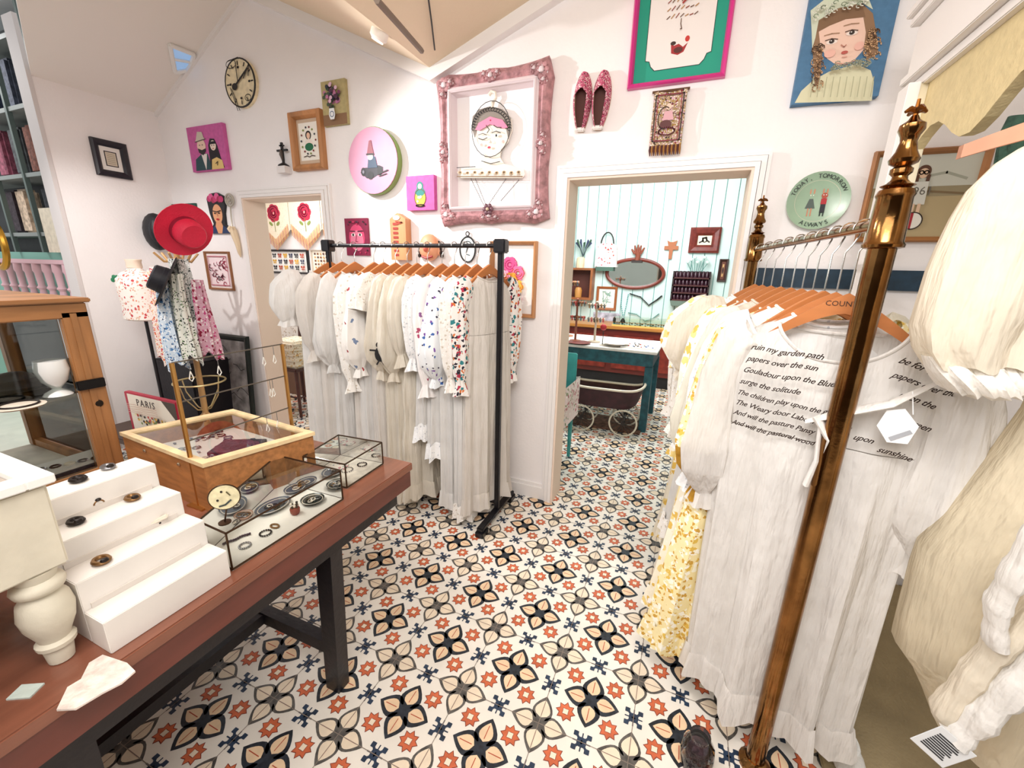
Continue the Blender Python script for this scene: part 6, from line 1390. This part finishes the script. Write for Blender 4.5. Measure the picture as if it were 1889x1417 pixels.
# wall shelf left with plant
r=thing('wall_cabinet','small wooden wall cabinet with ornaments at the left of the mint wall','cabinet',(-1.55,MY,1.1)); b=MB(); WB=mat('#9a5a32',.5,var=.2)
b.box((-.16,-.2,0),(.26,-.002,.03),WB); b.box((-.16,-.2,.42),(.26,-.002,.45),WB); b.box((-.16,-.2,.03),(-.13,-.002,.42),WB); b.box((.23,-.2,.03),(.26,-.002,.42),WB); b.box((-.13,-.03,.03),(.23,-.002,.42),mat('#5a2a20',.6)); b.build('carcass',r)
small('cream_canister','cream square-shouldered canister on the wall cabinet','canister',-1.5,MY-.1,1.55,[(.06,0),(.06,.13),(.045,.15),(.001,.15)],mat('#e9cfae',.5),n=8)
t=thing('lavender_plant','bunch of dark lavender sprigs on the wall cabinet','plant',(-1.47,MY-.1,1.7)); b=MB()
for k in range(12): a_=k*.55; b.tube([(0,0,0),(.05*cos(a_),.03*sin(a_),.12),(.11*cos(a_),.06*sin(a_),.2+.02*(k%3))],[.004,.004,.014],mat(['#3a3f63','#3f5a45'][k%2],.7),5)
b.build('sprigs',t,True)
small('pot_of_cream','small brass-lidded jar inside the wall cabinet','jar',-1.5,MY-.12,1.1305,[(.05,0),(.055,.1),(.04,.14),(.001,.15)],mat('#c98c4a',.4))
# printed poster above counter
b=MB(); b.box((-.2,-.012,-.17),(.2,-.002,.17),mat('#b9b6c4',.6,var=.5,vscale=12)); o=b.build('grey_poster'); q=P2(1118,598); o.location=(q.x,MY,q.z); tag(o,'grey patterned poster below the botanical print in the mint room','poster')
# toy pram under the teal table
r=thing('antique_pram','antique dark doll pram with cream rim and spoked wheels before the teal table','pram',(-.62,3.93,0)); r.rotation_euler=(0,0,.04)
CRW=mat('#e8ddc8',.4); IRN=mat('#2a2320',.5)
def hull(z0,z1,w0,w1,d,m,nm):
    b=MB(); rings=[]
    for i in range(8):
        t=i/7; w=w0+(w1-w0)*t**.5; z=z0+(z1-z0)*t; rings.append([(w*math.copysign(abs(cos(a))**.6,cos(a)),d*math.copysign(abs(sin(a))**.6,sin(a)),z+.05*abs(cos(a))**4*t) for a in [2*PI*k/32 for k in range(32)]])
    b.loft(rings,m,True,False); b.build(nm,r,True); return rings[-1]
rim=hull(.26,.44,.26,.36,.14,mat('#3a1c22',.5,var=.3,vscale=20),'body')
b=MB(); b.tube([Vector(p) for p in rim]+[Vector(rim[0])],.012,CRW,7,cap=False); b.build('rim',r,True)
b=MB(); b.box((-.27,-.1,.30),(.27,.1,.36),mat('#e5c277',.7,var=.1),bev=.01); b.build('cushion',r)
b=MB(); b.tube([(-.36,0,.44),(-.48,0,.56),(-.52,-.1,.6),(-.52,.1,.6)],.008,CRW,7); b.build('handle',r,True)
for x in(-.2,.2):
    for y in(-.15,.15):
        t=MB(); R1=.125; t.torus((x,y,R1+.008),R1,.008,CRW,ax='y',n=30,k=6)
        for k in range(6): a_=k*PI/6; t.tube([(x-R1*cos(a_),y,R1+.008-R1*sin(a_)),(x+R1*cos(a_),y,R1+.008+R1*sin(a_))],.003,IRN,5)
        t.lathe([(.018,-.012),(.018,.012)],IRN,c=(x,y,R1+.008),ax='y',n=10); t.build('spoked_wheel',r,True)
b=MB()
for x in(-.2,.2): b.tube([(x,-.15,.133),(x,.15,.133)],.006,IRN,6); b.tube([(x,0,.133),(x*.6,0,.22),(x*.9,0,.262)],.007,IRN,6)
b.build('axles_and_springs',r,True)
b=MB(); b.box((-.34,-.12,.0),(.34,.26,.016),mat('#6b4a3a',.9,bump=1,bscale=50,var=.55,vscale=26)); o=b.build('patterned_mat'); o.location=(-.60,4.02,.001); tag(o,'dark patterned mat lying under the doll pram','mat')
# teal chair with shawl just behind the doorway's left edge
r=thing('teal_chair','teal painted chair draped with a pink flowered shawl, just behind the doorway','chair',(-.93,2.98,0)); TC=mat('#3fa3a0',.45,var=.2)
b=MB(); b.box((-.2,-.2,.42),(.2,.2,.45),TC,bev=.006); b.build('seat',r)
for sx in(-.17,.17):
    for sy in(-.17,.17): b=MB(); b.tube([(sx,sy,0),(sx,sy,.42)],[.014,.02],TC,8); b.build('leg',r,True)
b=MB(); b.box((-.19,.16,.45),(.19,.19,.88),TC,bev=.006); b.build('backrest',r)
b=MB(); rings=[]
for i in range(8):
    t=i/7; rings.append([(.215+.02*sin(t*6)-.43*k/12,-.22+.42*t*0+.1*sin(k)*.03,.70-.32*t+.02*sin(k*1.3)) for k in range(13)]+[(-.215+.43*k/12,.22,.70-.32*t+.02*sin(k)) for k in range(13)])
b.loft(rings,floral('#e6d3cf',['#b5485c','#7a8a5a','#f3ece6'],26,.5,.36)); tag(b.build('flowered_shawl',r,True),'x','y') if 0 else b.build('shawl',r,True)
# ================================================================ side room through the left doorway
SY=3.895
def P3(px,py,y=SY): return at(px,py,1,y)
r=thing('rose_pelmet','cream fringed pelmet embroidered with crimson roses, through the left doorway','curtain',(-4.2,SY,2.26)); CU=floral('#f3e7cf',['#e3b98a','#c9855a'],70,.35,.2)
b=MB(); b.tube([(-1.2,-.06,0),(1.1,-.06,0)],.018,mat('#3a2420',.5),8); b.build('curtain_rod',r,True)
for k in range(4):
    x=at(512,400,1,SY).x+4.2-.245-.5+.5*k; b=MB(); n=14; pts=[(x+.0,-.01)]+[(x+.49*i/n,-.36-.17*(1-abs(2*i/n-1))-.012*(i%2)) for i in range(n+1)]+[(x+.49,-.01)]
    b.prism(pts,-.05,-.044,CU); b.build('scalloped_panel',r,fix=True)
    a=Art(y0=-.0505); a.rose(x+.245,-.17,.105)
    for s in(-1,1): a.ell(x+.245+s*.06,-.29,.035,.018,'#8a9a52',8,rot=s*.6)
    a.line([(x+.245,-.24),(x+.25,-.38)],.008,'#7d8a45')
    for i in range(30): xx=x+.02+.45*i/29; zz=-.36-.17*(1-abs(2*i/29-1)); a.line([(xx,zz+.06),(xx+.004,zz-.07)],.007,['#d98a4a','#e3b45a','#c96a4a'][i%3])
    a.build('embroidery',r)
q=[P3(*p) for p in((497,462),(569,459),(572,503),(500,507))]
def d(a,w,h):
    for i in range(6):
        for j in range(3):
            x,z=-w*.4+i*w*.16,h*.3-j*h*.3; c=['#2a2a30','#b5472f','#d9a52f','#3a3f5a'][(i+2*j)%4]
            for s in(-1,1): a.ell(x+s*.018,z+.012,.018,.014,c,7,rot=s*.5); a.ell(x+s*.014,z-.014,.013,.011,c,7,rot=-s*.5)
x0,x1=q[0].x,q[1].x; z1=(q[0].z+q[1].z)/2; z0=(q[2].z+q[3].z)/2
framed('butterfly_frame','black framed case with rows of pinned butterflies through the left doorway','picture frame',(x0+x1)/2,(z0+z1)/2,x1-x0,z1-z0,.025,.04,mat('#17151a',.4),'#f6f4ef',d,y=SY)
def d(a,w,h):
    for i in range(5):
        for j in range(6): a.rect(-w*.4+i*w*.17,-h*.42+j*h*.15,-w*.4+i*w*.17+w*.1,-h*.42+j*h*.15+h*.08,['#8a5a3a','#c9a06a','#5b3a34'][(i+j)%3])
framed('patterned_print','small brown patterned print right of the butterfly case','picture frame',x1+.2,(z0+z1)/2,.3,z1-z0-.0,.012,.03,mat('#cfc3b5',.5),'#efe6d6',d,y=SY)
# lace-covered daybed / table
r=thing('lace_covered_table','table covered with a white lace cloth against the side room wall','table',(-4.45,3.62,0))
b=MB(); b.box((-.6,-.22,.0),(.75,.24,1.0),mat('#7a5a48',.6)); b.build('table_body',r)
b=MB(); rings=[]
for i in range(6):
    t=i/5; rings.append([((-.63+1.41*k/40),-.245-.02*sin(k*1.1)*(t+.2),1.04-.42*t) for k in range(41)]+[((.78-1.41*k/40),.25,1.04-.42*t) for k in range(41)])
b.loft(rings,floral('#f6f1ea',['#d3c3ae','#b09a86'],30,.5,.3),True); b.build('lace_cloth',r,True)
# chair with folded linen
p=at(548,660,1,3.05); r=thing('linen_chair','dark wooden chair seen through the left doorway','chair',(p.x,3.05,0)); DW=mat('#4a2018',.45,var=.3,coat=.3)
b=MB(); b.box((-.2,-.2,.47),(.2,.2,.5),DW,bev=.006); b.build('seat',r)
for sx in(-.18,.18):
    for sy in(-.18,.18): b=MB(); b.tube([(sx*1.05,sy*1.05,0),(sx,sy,.47)],[.014,.02],DW,8); b.build('leg',r,True)
for sx in(-.18,.18): b=MB(); b.tube([(sx,.19,.5),(sx*1.02,.24,.98)],.016,DW,8); b.build('back_post',r,True)
b=MB(); b.tube([(-.18,.24,.9),(-.1,.25,.96),(0,.255,.99),(.1,.25,.96),(.18,.24,.9)],.022,DW,8); b.build('crest_rail',r,True)
b=MB(); b.tube([(-.18,-.18,.2),(.18,-.18,.2)],.01,DW,6); b.tube([(.18,-.18,.2),(.18,.18,.2)],.01,DW,6); b.build('stretchers',r,True)
for k in range(5):
    b=MB(); b.box((-.19+.006*k,-.18,0),(.19-.004*k,.15,.052),floral('#f1e6d2',['#cfa55f','#e3c792','#b3906a'],18+2*k,.5,.3),bev=.02); o=b.build('folded_linen'); o.location=(p.x,3.05,.5005+.053*k); o.rotation_euler=(0,0,.03*(k%3-1)); tag(o,'folded patterned cream linen on the dark chair, '+['bottom of the pile','second from the bottom','middle of the pile','second from the top','top of the pile'][k],'linen','folded linens on the dark chair')
# yellow slatted rack and white legs
p=at(618,690,1,2.85); r=thing('slatted_stand','pale yellow slatted stand glimpsed between the chair and the dress rack','stand',(p.x,2.9,0))
b=MB(); YS=mat('#e5cf9a',.5)
for k in range(5): b.box((-.14+.06*k,-.01,.3),(-.115+.06*k,.01,.9),YS)
b.box((-.16,-.015,.88),(.16,.015,.91),YS); b.box((-.16,-.015,.28),(.16,.015,.31),YS); b.build('slats',r)
for x in(-.14,.14): b=MB(); b.tube([(x,0,0),(x,0,.3)],.012,mat('#f1ede8',.4),8); b.build('leg',r,True)
# ================================================================ ceiling fittings
r=thing('track_spotlight','white spotlight hanging from the sloping ceiling near the valley','spotlight',(-1.9,2.0,2.78))
p=at(705,45,1,2.0); r.location=p; zc=2.61+.4621*(-1.53-p.x)
SW=mat('#efe6dc',.4)
b=MB(); b.lathe([(.03,-.07),(.042,-.06),(.045,.05),(.03,.075),(.01,.08)],SW,n=18,T=Matrix.Rotation(.5,4,'Y')); b.build('lamp_head',r,True)
b=MB(); b.tube([(0,0,.05),(0,0,zc-p.z)],.006,SW,6); b.build('stem',r,True)
b=MB(); b.lathe([(.028,.0),(.028,.004)],mat('#fff6e0',.4,emit=2.5),c=(0,0,-.075),n=16,T=Matrix.Rotation(.5,4,'Y')); b.build('lamp_glass',r,True)
def ceil_hit(px,py,sl,off=.02):
    d=ray(px,py); n=Vector((-sl,0,1)); P=Vector((-1.53,0,2.61-off)); return EYE+d*((P-EYE).dot(n)/d.dot(n))
b=MB(); b.tube([tuple(ceil_hit(px,py,.3497)) for px,py in((802,92),(796,40),(790,-5))],.004,mat('#1b1917',.5),6); tag(b.build('thin_cable',None,True),'thin black cable running up along the ceiling valley','cable')
b=MB(); b.tube([tuple(ceil_hit(px,py,-.4621,.025)) for px,py in((778,94),(735,45),(695,0))],.012,mat('#7b6a5c',.6),6); tag(b.build('track_rail',None,True),'brown lighting track running up the ceiling from the valley','track')
p=at(800,92,1,2.3); r=thing('straw_bunch','small bunch of dried straw tied where the ceiling slopes meet','ornament',tuple(p)); b=MB()
for k in range(16): a=k*.39; b.tube([(0,0,0),(.05*cos(a),.03*sin(a),.03),(.1*cos(a),.05*sin(a),.03+.02*sin(k))],[.006,.004,.002],mat(['#c9a86a','#8a6a3c','#e3cf9f'][k%3],.8),5)
b.build('straws',r,True)
